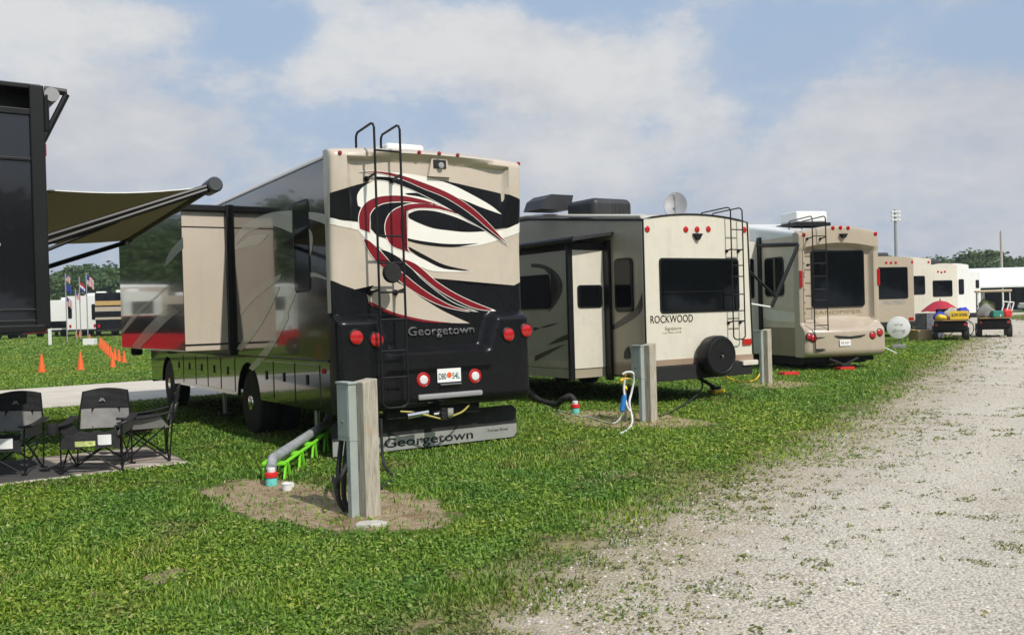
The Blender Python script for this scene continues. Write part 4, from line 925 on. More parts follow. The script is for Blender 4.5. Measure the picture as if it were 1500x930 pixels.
def hT(x,z):
    ax=abs(x-xc)/hw; top=zTs+(zT-zTs)*(1-ax**2)
    brow=zWt+.16-.14*ax**2
    h=.0
    side=s1(.80,.88,ax)
    h=.14*side
    if z>brow: h=max(h,.17)
    elif z>brow-.06: h=max(h,.17*s1(brow-.06,brow,z))
    if z<zS: h=max(h,.05+.42*(1-ax**2*.35)*s1(zS,zS-.30,z))
    if z<zB+.16: h-=.10*((zB+.16-z)/.16)**2
    if z>top-.08: q=min(z-(top-.08),.08); h-=.08-math.sqrt(max(.0064-q*q,0))
    if ax>.95: q=min((ax-.95)*hw,.06); h-=.06-math.sqrt(max(.0036-q*q,0))
    return h
bm=bmesh.new(); rows=[]; XS=lin(-1.22,XR,.05); NZ=60
for j in range(NZ+1):
    row=[]
    for x in XS:
        ax=abs(x-xc)/hw; top=zTs+(zT-zTs)*(1-ax**2); z=zB+(top-zB)*j/NZ; row.append(bm.verts.new((x,-hT(x,z),z)))
    rows.append(row)
for a_,b_ in zip(rows,rows[1:]):
    for i in range(len(XS)-1): bm.faces.new((a_[i],a_[i+1],b_[i+1],b_[i]))
for vs in ([r[0] for r in rows],[r[-1] for r in rows],rows[0],rows[-1]):
    w_=[bm.verts.new((v.co.x,.12,v.co.z)) for v in vs]
    for i in range(len(vs)-1): bm.faces.new((vs[i],vs[i+1],w_[i+1],w_[i]))
cap3=fin('rear_cap',bm,M_tan,T3,45)
M_pale=mat('pale tan side',(.58,.50,.385),.35,coat=.3,grime=.05)
shell('body',T3,-1.215,XR-.005,.12,3.3,zB+.02,zTs+.52,.12,M_pale,M_white,zTs-.06,z1r=zTs+.06); shell('front_body',T3,-1.215,XR-.005,3.3,9.8,zB+.02,zTs+.52,.12,M_pale,M_white,zTs+.25)
decal('lower_panel',[(.12,zB+.02),(9.8,zB+.02),(9.8,ts(1130,478)[1]),(.12,ts(1160,480)[1])],M_brown,T3,0,-1.215,.004)
decal('side_swoosh',[(.12,ts(1160,458)[1]),(1.3,ts(1160,452)[1]),(2.4,ts(1160,440)[1]),(2.4,ts(1160,452)[1]),(1.3,ts(1160,470)[1]),(.12,ts(1160,472)[1])],M_cream,T3,0,-1.215,.005)
def win(par,name,x0,x1,z0,z1,y,r=.08): 
    w=prism(name,rrect(x0,x1,z0,z1,r),1,y-.025,y+.01,M_blk,par); prism('glass',rrect(x0+.03,x1-.03,z0+.03,z1-.03,r*.7),1,y-.031,y-.025,M_glass,w); return w
a_=tv(1187,370); b_=tv(1266,448); win(T3,'rear_window',a_[0],b_[0],zWb,zWt,-.01)
def swin(par,y0,y1,z0,z1,x): 
    w=prism('side_window',rrect(y0,y1,z0,z1,.12),0,x-.025,x+.01,M_blk,par); prism('glass',rrect(y0+.04,y1-.04,z0+.04,z1-.04,.1),0,x-.031,x-.025,M_glass,w)
wz1=ts(1135,377)[1]; wz0=ts(1135,434)[1]
ya,yb_=ts(1148,400)[0],ts(1121,400)[0]; swin(T3,ya,yb_,wz0,wz1,-1.22)
sl3=bm=bmesh.new(); ys3=ts(1115,400)[0]; addbox(bm,-1.75,-1.15,ys3+.1,7.5,zB+.15,wz1+.45,.02); s3=fin('slide_out',bm,M_cream,T3,20)
box('slide_flange',-1.27,-1.2,ys3-.04,ys3+.12,zB+.1,wz1+.55,M_blk,s3,.01); qa=onp(1098,379,TM,1,ys3+.1); qb=onp(1108,437,TM,1,ys3+.1)
win(s3,'slide_window',-1.68,-1.38,qb.z,qa.z,ys3+.1,.06)
for p in ((1168,345),(1214,335),(1225,334.5),(1236,335),(1276,343.5)):
    x,z=tv(*p); x=min(max(x,-1.1),XR-.1); lathe('marker_light',[(.05,0),(.05,-.012),(.03,-.03)],1,(x,-hT(x,z),z),M_lens,T3,14)
x,z=tv(1228,346); prism('camera_bracket',[(x-.10,z+.04),(x+.10,z+.04),(x+.03,z-.06),(x-.03,z-.06)],1,-.26,-.15,M_blk,T3,.008)
def lamp3(px,py,r=.085):
    x,z=tv(px,py,-.45); x=min(max(x,-1.13),XR-.06); h=hT(x,z)
    b=lathe('tail_lamp',[(r*1.15,.01),(r*1.15,-.012),(r,-.02)],1,(x,-h,z),M_blk,T3,20); lathe('lens',[(r*.98,-.015),(r*.7,-.035),(r*.1,-.04)],1,(x,-h,z),M_lens,b,20)
for p in ((1178.5,494),(1194.5,495.5),(1279,491),(1291,487)): lamp3(*p)
for px,py in ((1167.5,409),(1287.5,406)):
    x,z=tv(px,py); x=-1.19 if px<1200 else XR-.03; box('reflector',x-.03,x+.03,-.17,-.12,z-.20,z+.20,M_lens,T3,.01)
x,z=tv(1237,502,-.45); y=-hT(x,z); lp=box('licence_plate',x-.15,x+.15,y-.02,y-.008,z-.075,z+.075,M_paper,T3,.006); text('plate_number','MJ 427',.06,M_amber,lp,(x-.11,y-.021,z-.03),w=.22,ext=.001)
zg=tv(1235,494,-.45)[1]; prism('handle_recess',[(xc-.40,zg+.05),(xc,zg+.015),(xc+.45,zg+.05),(xc+.3,zg-.01),(xc,zg-.04),(xc-.3,zg-.01)],1,-hT(xc,zg)-.012,-hT(xc,zg)+.05,M_und,T3)
x,z=tv(1192,458); x2,_=tv(1262,456); text('rear_lettering','SANDPIPER',.085,M_ttext,T3,(x,-.004,z-.04),w=x2-x,ext=.004)
xa,_=tv(1180,420,-.5); xb,_=tv(1198,420,-.5)
zz=[tv(1188,p,-.4)[1] for p in (346,366,386,405,424,440,452,477,495,512)]
ladder(T3,-1.02,-.66,tv(1188,514,-.4)[1],zTs+.1,.24,-.17,zz,hoopy=1.0,hoopz=.26,mounts=(zz[0]-.02,zz[2]),r=.014)
bm=bmesh.new(); addbox(bm,tv(1166,300,1.2)[0],tv(1212,300,1.2)[0],1.2,2.0,zTs+.36,zTs+.66,.06,seg=3); addbox(bm,tv(1166,300,1.2)[0]-.05,tv(1212,300,1.2)[0]+.05,1.15,2.1,zTs+.27,zTs+.36,.0,mi=1); fin('air_conditioner',bm,[M_white,M_blk],T3,30)
# folded awning arms on its left side
def tp(px,py,x=-1.3): q=onp(px,py,TM,0,x); return q
bm=bmesh.new()
A=onp(1170,358,TM,1,-.10); Bq=onp(1126,459,TM,1,-.10); A2=onp(1100,402,TM,1,.4)
A.x=-1.20; mid=onp(1130,450,TM,1,-.12); mid2=onp(1096,396,TM,1,-.12)
addtube(bm,[A,mid],.045,6); addtube(bm,[mid2,onp(1136,434,TM,1,-.13)],.035,6); addtube(bm,[A,(-1.25,2.2,zTs-.15),(-1.25,6.5,zTs-.15)],.05,8); fin('awning_arm',bm,M_blk,T3,40)
tube('awning_strut',[[tuple(onp(1094,444,TM,1,-.10)),tuple(mid)]],.022,M_white,T3,6)
for y in (5.4,6.4): wheel(T3,-1.02,y,.38,.24,-1,False); wheel(T3,XR-.2,y,.38,.24,1,False)
jp=gp(1237,542); jl=TM.inverted()@jp
bm=bmesh.new(); addbox(bm,-1.1,XR-.15,-.05,.1,zB-.14,zB-.02,.01); addtube(bm,[(jl.x-.42,jl.y,zB-.05),(jl.x,jl.y,.12)],.035,6); addtube(bm,[(jl.x+.38,jl.y,zB-.05),(jl.x,jl.y,.12)],.035,6); addbox(bm,jl.x-.12,jl.x+.12,jl.y-.08,jl.y+.08,.09,.13,.01); fin('scissor_jack',bm,M_und,T3,40)
box('chassis',-1.0,XR-.2,.2,9.5,zB-.2,zB+.05,M_und,T3,0)
pd=box('jack_pad',-.20,.20,-.14,.14,0,.085,M_redp,None,.02); pd.location=jp; pd.rotation_euler=(0,0,T3a); tag(pd,'red jack pad under the crossed jack of the tan trailer','jack pad','red pads under the tan trailer')
p2=pd.copy(); col.objects.link(p2); p2.location=gp(1155,550); p2['label']='red pad lying under the left corner of the tan trailer'
# ------------------------------------------------------------------ hookup pedestals
def pedestal(label):
    t=thing('hookup_pedestal',label,'pedestal',(0,0,0),0,'electric hookup pedestals on timber posts')
    bm=bmesh.new(); addbox(bm,-.07,.07,0,.16,-.05,1.115,.008); 
    for v in bm.verts:
        if v.co.z>1: v.co.z+=.012*(v.co.x/.07)
    fin('timber_post',bm,M_wood,t)
    bm=bmesh.new(); addbox(bm,-.148,-.072,.10,.29,.62,1.085,.004); addbox(bm,-.155,-.071,.09,.30,1.086,1.105,.004); addbox(bm,-.152,-.149,.115,.275,.66,1.05,.003); b=fin('meter_box',bm,M_box,t)
    bm=bmesh.new(); addbox(bm,-.146,-.073,.10,.16,-.03,.618,.004); fin('conduit_cover',bm,M_box,t)
    lathe('lock',[(.012,-.012),(.012,0)],0,(-.152,.20,.78),M_steel,b,10)
    return t
p1=pedestal('weathered timber pedestal with grey electric box, nearest one, behind the big motorhome')
q=gp(548,757); p1.location=q; p1.rotation_euler=(0,0,TH+R(8))
q=gp(959,618); p2_=dup(p1,q,TH+R(8),'timber pedestal with grey electric box by the white hose and the cream rear trailer')
q=gp(1129,562); p3_=dup(p1,q,TH+R(8),'timber pedestal with grey electric box between the cream trailer and the tan trailer')
PM=mtx(p1.location,TH+R(8))
def W(M,*p): return tuple(M@Vector(p))
pth=cr([W(PM,-.12,.17,.60),W(PM,-.13,.18,.45),W(PM,-.19,.25,.28),tuple(gp(488,716)+Vector((0,0,.12))),tuple(gp(497,735)+Vector((0,0,.02))),tuple(gp(520,738)+Vector((0,0,.02))),tuple(gp(560,716)+Vector((0,0,.02))),tuple(gp(575,700)+Vector((0,0,.02))),tuple(gp(562,690)+Vector((0,0,.1))),tuple(gp(560,690)+Vector((0,0,.55)))],8)
cdo=tube('extension_lead',[tuple(p) for p in pth],.016,M_rub,None,8); tag(cdo,'thick black power cord looping from the nearest pedestal towards the big motorhome','power cord')
bm=bmesh.new()
for k,(u,v) in enumerate(((-.10,.22),(-.11,.30))): addtube(bm,cr([W(PM,u,v,.61),W(PM,u-.02,v+.03,.35),W(PM,u-.01,v+.06,.12),W(PM,u+.05,v+.04,.0)],6),.022,8)
cd2=fin('power_plug_cable',bm,M_rub,None,50); tag(cd2,'pair of short black cables hanging from the nearest electric box','cable')
sb=gp(546,770); bm=bmesh.new(); pl=[(-.13,-.05),(-.04,-.08),(.09,-.06),(.12,.0),(.06,.07),(-.05,.08),(-.12,.03)]; addprism(bm,pl,2,0,.03); bmesh.ops.bevel(bm,geom=bm.edges[:],offset=.006,segments=1,affect='EDGES'); s_=fin('stone_slab',bm,M_stone,None); s_.location=sb; tag(s_,'pale flat stone on the bare dirt before the nearest pedestal','stone')
# ------------------------------------------------------------------ sewer hose on its lime support
a_=gp(402,702); b_=gp(484,652); L=(b_-a_).length; dv=(b_-a_).normalized(); sn=Vector((dv.y,-dv.x,0))
a_=a_; sup=thing('sewer_hose_support','lime green folding support carrying the grey sewer hose from the big motorhome','hose support',a_,math.atan2(dv.y,dv.x))
n=5
for i in range(n):
    x=.05+(L-.2)*i/(n-1); h=.17+.09*x/L
    bm=bmesh.new()
    for s in (-1,1):
        addprism(bm,[(x-.085,0),(x-.055,0),(x+.016,h),(x-.016,h)],1,s*.11-.01,s*.11+.01); addprism(bm,[(x+.085,0),(x+.055,0),(x-.014,h*.98),(x+.014,h*.98)],1,s*.13-.01,s*.13+.008)
    addbox(bm,x-.06,x+.06,-.12,.12,h-.03,h,.006); fin('support_frame',bm,M_green,sup)
for s in (-1,1):
    tube('side_rail',[[(0,s*.11,.165),(L-.1,s*.11,.25)]],.019,M_green,sup,6)
bm=bmesh.new(); pts=[]; rr=[]
N_=110
fp_=gp(398,711)
for k_,z_ in enumerate((.165,.19,.215,.24)): q_=fp_.lerp(a_,k_*.2); pts.append((q_.x,q_.y,z_)); rr.append(.046 if k_%2 else .052)
for i in range(3,N_+1):
    t=i/N_; p=a_+dv*(t*(L+.6)-.02); z=.215+.10*min(t*1.05,1)+(.40*max(0,t-.75)/.25); pts.append((p.x,p.y,z)); rr.append(.050+(.006 if i%2 else -.004))
addtube(bm,pts,rr,12); h_=fin('sewer_hose',bm,M_hose,None,60); tag(h_,'grey ribbed sewer hose lying on the lime green support','hose')
def fitting(px,py,label,s=1):
    p=gp(px,py); t=thing('sewer_fitting',label,'hose fitting',p,0,'sewer fittings with red collars')
    t.scale=(s,)*3
    lathe('fitting_base',[(.055,0),(.060,.01),(.056,.07),(.050,.085)],2,(0,0,0),M_teal,t,18); lathe('collar',[(.064,.086),(.066,.10),(.064,.125),(.05,.135)],2,(0,0,0),M_redp,t,18); lathe('elbow',[(.04,.136),(.04,.17),(.03,.18)],2,(0,0,0),M_clear,t,16); return t
fitting(398,711,'teal sewer fitting with red collar at the end of the grey hose',1.0)
fitting(843,606,'teal sewer fitting with red collar beside the cream trailer',1.15)
q=gp(421,718); t=thing('white_tub','small white plastic tub on the dirt by the lime hose support','tub',q); lathe('tub_wall',[(.045,0),(.052,.06),(.056,.062),(.056,.072),(.046,.075),(.043,.02)],2,(0,0,0),M_wht,t,18); box('tub_handle',.04,.065,-.01,.01,.03,.07,M_wht,t,.004)
bm=bmesh.new(); e_=gp(843,604); addtube(bm,[tuple(v) for v in cr([e_+Vector((0,.02,.18)),e_+Vector((-.08,.06,.26)),e_+Vector((-.2,.15,.2)),gp(815,598)+Vector((0,0,.07)),gp(790,592)+Vector((0,0,.08)),gp(775,585)+Vector((0,0,.2))],6)],.045,10); h2=fin('sewer_hose',bm,M_rub,None,60); tag(h2,'black sewer hose running from a red collared fitting under the cream trailer','hose')
# ------------------------------------------------------------------ water spigot
q=gp(918,618); t=thing('water_spigot','brass topped water spigot with white pipe beside the middle pedestal','spigot',q)
bm=bmesh.new(); addtube(bm,[(0,.08,0),(0,.08,.62)],.02,10); fin('riser_pipe',bm,M_steel,t,40)
bm=bmesh.new(); addtube(bm,[(0,.08,.62),(0,.08,.70)],.028,10); addtube(bm,[(-.05,.06,.62),(.05,.06,.62)],.018,8); fin('valve',bm,mat('brass',(.65,.42,.10),.35,.6),t,40)
bm=bmesh.new(); addtube(bm,[(-.07,.05,.60),(-.03,.05,.60)],.03,10); addtube(bm,[(0,.08,.50),(0,.04,.46)],.03,10); fin('valve_handle',bm,M_yel,t,40)
def gz(px,py,d,):   # point on the sight line at depth d
    r_=ray(px,py); return Vector((0,0,CAMZ))+r_*(d/r_.y)
D_=q.y
pth=[gz(912,548,D_),gz(918,545,D_),gz(927,546,D_),gz(929,555,D_),gz(925,575,D_),gz(922,590,D_-.05),gz(926,612,D_-.1),gp(925,625)+Vector((0,0,.03)),gp(918,632)+Vector((0,0,.015)),gp(908,637)+Vector((0,0,.015))]
h=tube('water_hose',[tuple(v) for v in cr(pth,6)],.016,M_wht,None,8); tag(h,'white hose arching off the spigot and ending on the grass','hose')
pth=[gz(915,556,D_),gz(914,572,D_),gz(918,592,D_-.03),gz(923,602,D_-.06)]
h=tube('water_hose',[tuple(v) for v in cr(pth,6)],.016,M_wht,None,8); tag(h,'short white hose hanging down in front of the spigot','hose')
bm=bmesh.new(); addtube(bm,[gz(915.5,578,D_-.05),gz(914.5,581,D_-.05),gz(911,601,D_-.05),gz(910.5,603,D_-.05)],[.018,.038,.038,.018],12); f_=fin('water_filter',bm,M_blue,None,40); tag(f_,'blue cylinder water filter hanging by the white hose','water filter')
pth=[gz(911,603,D_-.05),gz(908,613,D_-.05),gp(898,622)+Vector((0,0,.02)),gp(880,618)+Vector((0,0,.015)),gp(862,612)+Vector((0,0,.015)),gp(845,610)+Vector((0,0,.015)),gp(828,605)+Vector((0,0,.015)),gp(810,601)+Vector((0,0,.015))]
h=tube('water_hose',[tuple(v) for v in cr(pth,6)],.012,mat('grey hose plastic',(.50,.50,.44),.6),None,8); tag(h,'thin pale hose trailing over the dirt from the blue filter','hose')
D2=gp(945,600).y+.3
bm=bmesh.new(); addtube(bm,[gz(942.5,556,D2),gz(942,560,D2),gz(942,572,D2),gz(943,578,D2)],[.03,.05,.05,.03],10); addtube(bm,[gz(943,583,D2),gz(942,588,D2),gz(943,594,D2)],[.03,.05,.045],10); o_=fin('surge_protector',bm,M_orange,None,40); tag(o_,'orange plug block hanging behind the middle pedestal','plug')
bm=bmesh.new(); addtube(bm,[tuple(v) for v in cr([gz(943,594,D2),gz(944,602,D2),gp(950,612)+Vector((0,0,.03)),gp(985,604)+Vector((0,0,.02)),gp(1030,580)+Vector((0,0,.2)),gp(1000,560)+Vector((0,0,.5))],6)],.014,8); o_=fin('extension_lead',bm,M_rub,None,50); tag(o_,'black power cord running from the orange plug under the cream trailer','power cord')
pth=[gp(1060,571)+Vector((0,0,.3)),gp(1075,560)+Vector((0,0,.05)),gp(1096,560)+Vector((0,0,.02)),gp(1110,556)+Vector((0,0,.05)),gp(1122,545)+Vector((0,0,.3))]
o_=tube('extension_lead',[tuple(v) for v in cr(pth,6)],.016,M_yel,None,8); tag(o_,'yellow cord on the grass from the pedestal by the tan trailer','power cord')
pth=[gz(1212,512,22.6),gz(1208,522,22.6),gp(1200,537)+Vector((0,0,.02))]
o_=tube('water_hose',[tuple(v) for v in cr(pth,6)],.02,M_teal,None,8); tag(o_,'aqua hose hanging under the rear of the tan trailer','hose')
# ------------------------------------------------------------------ folding chairs on their mat
mc=Vector((MATC[0],MATC[1],0)); mrz=math.atan2(MATU[1],MATU[0])
def mat_rug():
    m=bpy.data.materials.new('woven mat'); m.use_nodes=True; nt=m.node_tree; b=nt.nodes['Principled BSDF']; tc=nt.nodes.new('ShaderNodeTexCoord').outputs['Object']
    wv=nt.nodes.new('ShaderNodeTexWave'); wv.inputs['Scale'].default_value=1.6; wv.inputs['Distortion'].default_value=4; wv.inputs['Detail'].default_value=3; wv.bands_direction='DIAGONAL'; nt.links.new(tc,wv.inputs[0])
    sx=nt.nodes.new('ShaderNodeSeparateXYZ'); nt.links.new(tc,sx.inputs[0])
    pat=ramp(nt,wv.outputs[1],[(.45,(.52,.46,.40)),(.55,(.30,.25,.21))]); 
    inner=mix(nt,ramp(nt,math_(nt,'MULTIPLY',sx.outputs[0],.5),[(.60,(1,)*3),(.62,(0,)*3)]),pat,(.075,.07,.07))
    yb=math_(nt,'ABSOLUTE',sx.outputs[1]); bd=ramp(nt,yb,[(.85,(0,)*3),(.87,(1,)*3)]); c=mix(nt,bd,inner,(.55,.48,.42))
    st=nt.nodes.new('ShaderNodeTexWave'); st.inputs['Scale'].default_value=30; nt.links.new(tc,st.inputs[0]); c=mix(nt,.25,c,st.outputs[0],'MULTIPLY')
    nt.links.new(c,b.inputs['Base Color']); b.inputs['Roughness'].default_value=.9; return m
V=[];nx,ny=40,16
for j in range(ny+1):
    for i in range(nx+1):
        x=(i/nx*2-1)*MATS[0]; y=(j/ny*2-1)*MATS[1]; e=max(0,abs(x)-MATS[0]+.12)+max(0,abs(y)-MATS[1]+.10)
        V.append((x,y,.022+.012*math.sin(x*5+y*3)*math.sin(y*7)-e*.08))
me=bpy.data.meshes.new('outdoor_mat'); me.from_pydata(V,[],[(j*(nx+1)+i,j*(nx+1)+i+1,(j+1)*(nx+1)+i+1,(j+1)*(nx+1)+i) for j in range(ny) for i in range(nx)])
rug=link('outdoor_mat',me,mat_rug(),None,True); rug.location=mc; rug.rotation_euler=(0,0,mrz); tag(rug,'patterned grey and beige outdoor mat spread under the folding chairs','mat')
md=rug.modifiers.new('s','SOLIDIFY'); md.thickness=.008
def sheet(name,f,nu,nv,m,parent,th=.008):
    bm=bmesh.new(); g_=[[bm.verts.new(f(i/nu,j/nv)) for j in range(nv+1)] for i in range(nu+1)]
    for i in range(nu):
        for j in range(nv): bm.faces.new((g_[i][j],g_[i+1][j],g_[i+1][j+1],g_[i][j+1]))
    o=fin(name,bm,m,parent,70); o.modifiers.remove(o.modifiers['wn']); s=o.modifiers.new('s','SOLIDIFY'); s.thickness=th; s.offset=0; return o
def chair(label):
    t=thing('folding_chair',label,'folding chair',(0,0,0),0,'black folding camp chairs on the mat')
    r=.0105
    for s in (-1,1):
        tube('leg',[[(-.36*s,-.28,.01),(.33*s,-.30,.43)]],r,M_blk,t); tube('leg',[[(-.34*s,.30,.01),(.31*s,.28,.45)]],r,M_blk,t)
        tube('leg',[[(.36*s,-.28,.01),(.36*s,.26,.46)]],r,M_blk,t); tube('leg',[[(.34*s,.30,.01),(.36*s,-.26,.44)]],r,M_blk,t)
        tube('post',[[(.34*s,.31,.0),(.335*s,.36,.55),(.28*s,.43,.96)]],r,M_blk,t)
        tube('post',[[(.36*s,-.28,.0),(.37*s,-.27,.60)]],r,M_blk,t)
        for y in (-.28,.30): box('foot',.36*s-.03,.36*s+.03,y-.025,y+.025,0,.025,M_blk,t,.008)
        a=sheet('armrest',lambda u,v,s=s:(.375*s+(v-.5)*.10,-.34+.70*u,.60+.05*u-.035*math.sin(PI*u)+.008*math.cos(v*6)),10,3,M_fab,t,.014)
    lathe('cup_holder',[(.055,.50),(.062,.54),(.066,.60),(.064,.635),(.05,.625),(.045,.52)],2,(-.42,-.38,0),M_fab,t,14)
    sheet('seat',lambda u,v:((u-.5)*.62,-.30+.58*v,.445-.07*math.sin(PI*u)*math.sin(PI*min(v+.12,1))+.012*math.sin(u*19+v*7)),16,12,M_fab,t)
    sheet('seat_apron',lambda u,v:((u-.5)*(.66+.06*v),-.305-.03*math.sin(PI*u)-.02*v,.445+.012*math.sin(u*17)-.15*v*(.55+.45*abs(2*u-1)**.7)-.02*math.sin(PI*u)),16,5,M_fab,t)
    sheet('backrest',lambda u,v:((u-.5)*(.60-.04*v),.40+.04*v+.05*math.sin(PI*u)+.006*math.sin(v*15+u*5),.74+(.22+.035*math.sin(PI*u))*v),16,8,M_fab,t,.02)
    sheet('mesh_back',lambda u,v:((u-.5)*.60,.33+.08*v+.05*math.sin(PI*u),.48+.26*v),14,6,M_gfab,t)
    for x in (-.17,.17): sheet('back_strap',lambda u,v,x=x:(x+(u-.5)*.07+.05*math.sin(PI*v)*(1 if x>0 else -1),.315+.08*v+.046,.47+.28*v),2,8,M_fab,t)
    sheet('side_panel',lambda u,v:(.32+.05*u,-.28+.6*v*(1-u*.2),.44+.16*u*(1-.1*v)),4,8,M_gfab,t)
    sheet('side_panel',lambda u,v:(-.32-.05*u,-.28+.6*v*(1-u*.2),.44+.16*u*(1-.1*v)),4,8,M_fab,t)
    sheet('info_tag',lambda u,v:(.10+.16*u,-.345-.012*math.sin(u*3),.345+.125*v),4,4,M_paper,t,.003)
    sheet('printed_label',lambda u,v:(-.17+.24*u,-.35-.01*math.sin(u*3),.335+.065*v),6,3,mat('lime label',(.55,.62,.22),.6,vary=.5,vs=25),t,.003)
    # small mountain mark on the back
    prism('back_emblem',[(-.09,.82),(-.055,.875),(-.04,.855),(-.03,.87),(.0,.82),(-.02,.82),(-.032,.84),(-.05,.825)],1,.425,.43,M_gfab,t)
    return t
c2=chair('black folding camp chair in the middle of the three on the mat'); c2.location=gp(123,697)+Vector((.03,.28,.03)); c2.rotation_euler=(0,0,R(9)); c2.scale=(.86,.86,.87)
dup(c2,gp(-13,703)+Vector((.0,.28,.03)),R(4),'black folding camp chair cut off by the left edge of the photo')
c3=dup(c2,gp(193,684)+Vector((-.02,.40,.03)),R(-66),'black folding camp chair turned sideways at the right end of the mat')
# ------------------------------------------------------------------ cones
def cone(h,striped=False):
    t=thing('traffic_cone','x','traffic cone',(0,0,0))
    bm=bmesh.new(); addbox(bm,-h*.27,h*.27,-h*.27,h*.27,0,h*.05,.01); fin('cone_base',bm,M_orange,t)
    lathe('cone_body',[(h*.20,h*.05),(h*.185,h*.08),(h*.045,h),(h*.03,h*1.01)],2,(0,0,0),M_orange,t,20)
    if striped:
        for a,b in ((.42,.58),(.70,.82)):
            ra=lambda v:h*(.197-.155*v)
            lathe('stripe',[(ra(a),h*a),(ra(b),h*b)],2,(0,0,0),M_wht,t,20)
    return t
GRP='orange cones on the far lawn'
cn=cone(.62); first=True
cl=[((61.5,546),1.02,'orange traffic cone standing alone, nearest the left edge'),((118.5,543),1.02,'orange traffic cone alone between the left one and the striped one')]
for (p,s,l) in cl:
    if first: cn.location=gt(*p); cn['label']=l; cn['group']=GRP; first=False; cn.scale=(s,)*3
    else: dup(cn,gt(*p),.2,l,GRP,s)
cs=cone(.55,True); cs.location=gt(165.5,538.5); cs['label']='orange traffic cone with white bands before the cone row'; cs['group']=GRP
for i,((px,py),s) in enumerate((((182,532),.84),((174.5,530),.88),((168.5,527),.85),((162.5,524.5),.9),((158.5,521),.95),((155.5,517.5),.95),((152.5,514),1),((149.5,511),1),((147,508),1))):
    dup(cn,gt(px,py),.1*i,'plain orange cone in the close row beyond the banded cone',GRP,s*.95)
for px,py,l in ((131.5,500,'small orange cone beside the white box on the far lawn'),(112,494.5,'orange cone at the foot of the flag poles'),(117,494.5,'orange cone by the far white motorhome')): dup(cn,gt(px,py),0,l,GRP,.9)
bx=box('white_box',-.35,.35,-.25,.25,0,.42,M_wht,None,.03); bx.location=gt(132,505); tag(bx,'white box on the far lawn near the flag poles','box')
wp=bm=bmesh.new(); addbox(bm,-.10,.10,-.04,.04,0,1.15,.02); wp=fin('marker_post',bm,M_wht,None); q=gt(73.5,505); wp.location=q; tag(wp,'white marker post on the far lawn at the corner of the black trailer','post')
# ------------------------------------------------------------------ flags
def flagpole(px,ptop,pbase,d,label,flags):
    b=Vector(gz(px,pbase,d)); zb_=float(terr(b.x,b.y)); top=gz(px,ptop,d).z
    t=thing('flag_pole',label,'flag pole',(b.x,b.y,zb_),0,'flag poles on the far lawn'); H=top-zb_
    tube('pole',[[(0,0,0),(0,0,H)]],.035,M_gryp,t,10)
    for (y0,y1,kind) in flags:
        z1_=gz(px,y0,d).z-zb_; z0_=gz(px,y1,d).z-zb_; hh=z1_-z0_; ww=hh*1.05
        mats=[mat('flag red',(.45,.03,.05),.8),mat('flag white',(.75,.75,.75),.8),mat('flag navy',(.03,.05,.28),.8)]
        bm=bmesh.new(); nx,nz=14,13; g_=[[bm.verts.new((.05+ww*.62*i/nx,.10*math.sin(i*.9)*i/nx,z1_-hh*j/nz-hh*.55*(i/nx)**1.2)) for j in range(nz+1)] for i in range(nx+1)]
        for i in range(nx):
            for j in range(nz):
                f=bm.faces.new((g_[i][j],g_[i+1][j],g_[i+1][j+1],g_[i][j+1]))
                f.material_index=(2 if (i<6 and j<7) else (j%2)) if kind=='us' else (2 if kind=='blue' else (0 if j<5 else (1 if j<9 else 2)))
        fl=fin('flag',bm,mats,t); s=fl.modifiers.new('s','SOLIDIFY'); s.thickness=.01
flagpole(98.5,401,497,62,'tall flag pole with three flags one above another',[(402,411,'us'),(415,426,'blue'),(435,447,'us')])
flagpole(129,400,497,60,'tall flag pole flying a large striped flag near the black bus',[(402,417,'us')])
flagpole(118.5,405,492,66,'short flag pole between two taller ones with a red white and blue flag',[(413,424,'tri')])
flagpole(112.5,423,492,66,'lowest flag pole with one small striped flag',[(427,437,'us')])
# ------------------------------------------------------------------ trees
def leafmat(name,c1_,c2_,c3_):
    m=bpy.data.materials.new(name); m.use_nodes=True; nt=m.node_tree; b=nt.nodes['Principled BSDF']; o=[k for k in nt.nodes if k.type=='OUTPUT_MATERIAL'][0]
    ri=nt.nodes.new('ShaderNodeNewGeometry').outputs['Random Per Island']; c=ramp(nt,ri,[(0,c1_),(.55,c2_),(1,c3_)])
    oi=nt.nodes.new('ShaderNodeObjectInfo').outputs['Random']; c=mix(nt,oi,mix(nt,1,c,(.8,.9,1),'MULTIPLY'),mix(nt,1,c,(1.2,1.1,.9),'MULTIPLY'))
    nt.links.new(c,b.inputs['Base Color']); b.inputs['Roughness'].default_value=.6
    t=nt.nodes.new('ShaderNodeBsdfTranslucent'); nt.links.new(c,t.inputs[0]); x=nt.nodes.new('ShaderNodeMixShader'); x.inputs[0].default_value=.25
    nt.links.new(b.outputs[0],x.inputs[1]); nt.links.new(t.outputs[0],x.inputs[2]); nt.links.new(x.outputs[0],o.inputs[0]); return m
M_leaf=leafmat('broad leaves',(.040,.075,.022),(.07,.13,.032),(.115,.18,.045)); M_bark=mat('tree bark',(.12,.09,.065),.9,vary=.3,bump=.5,bs=8)
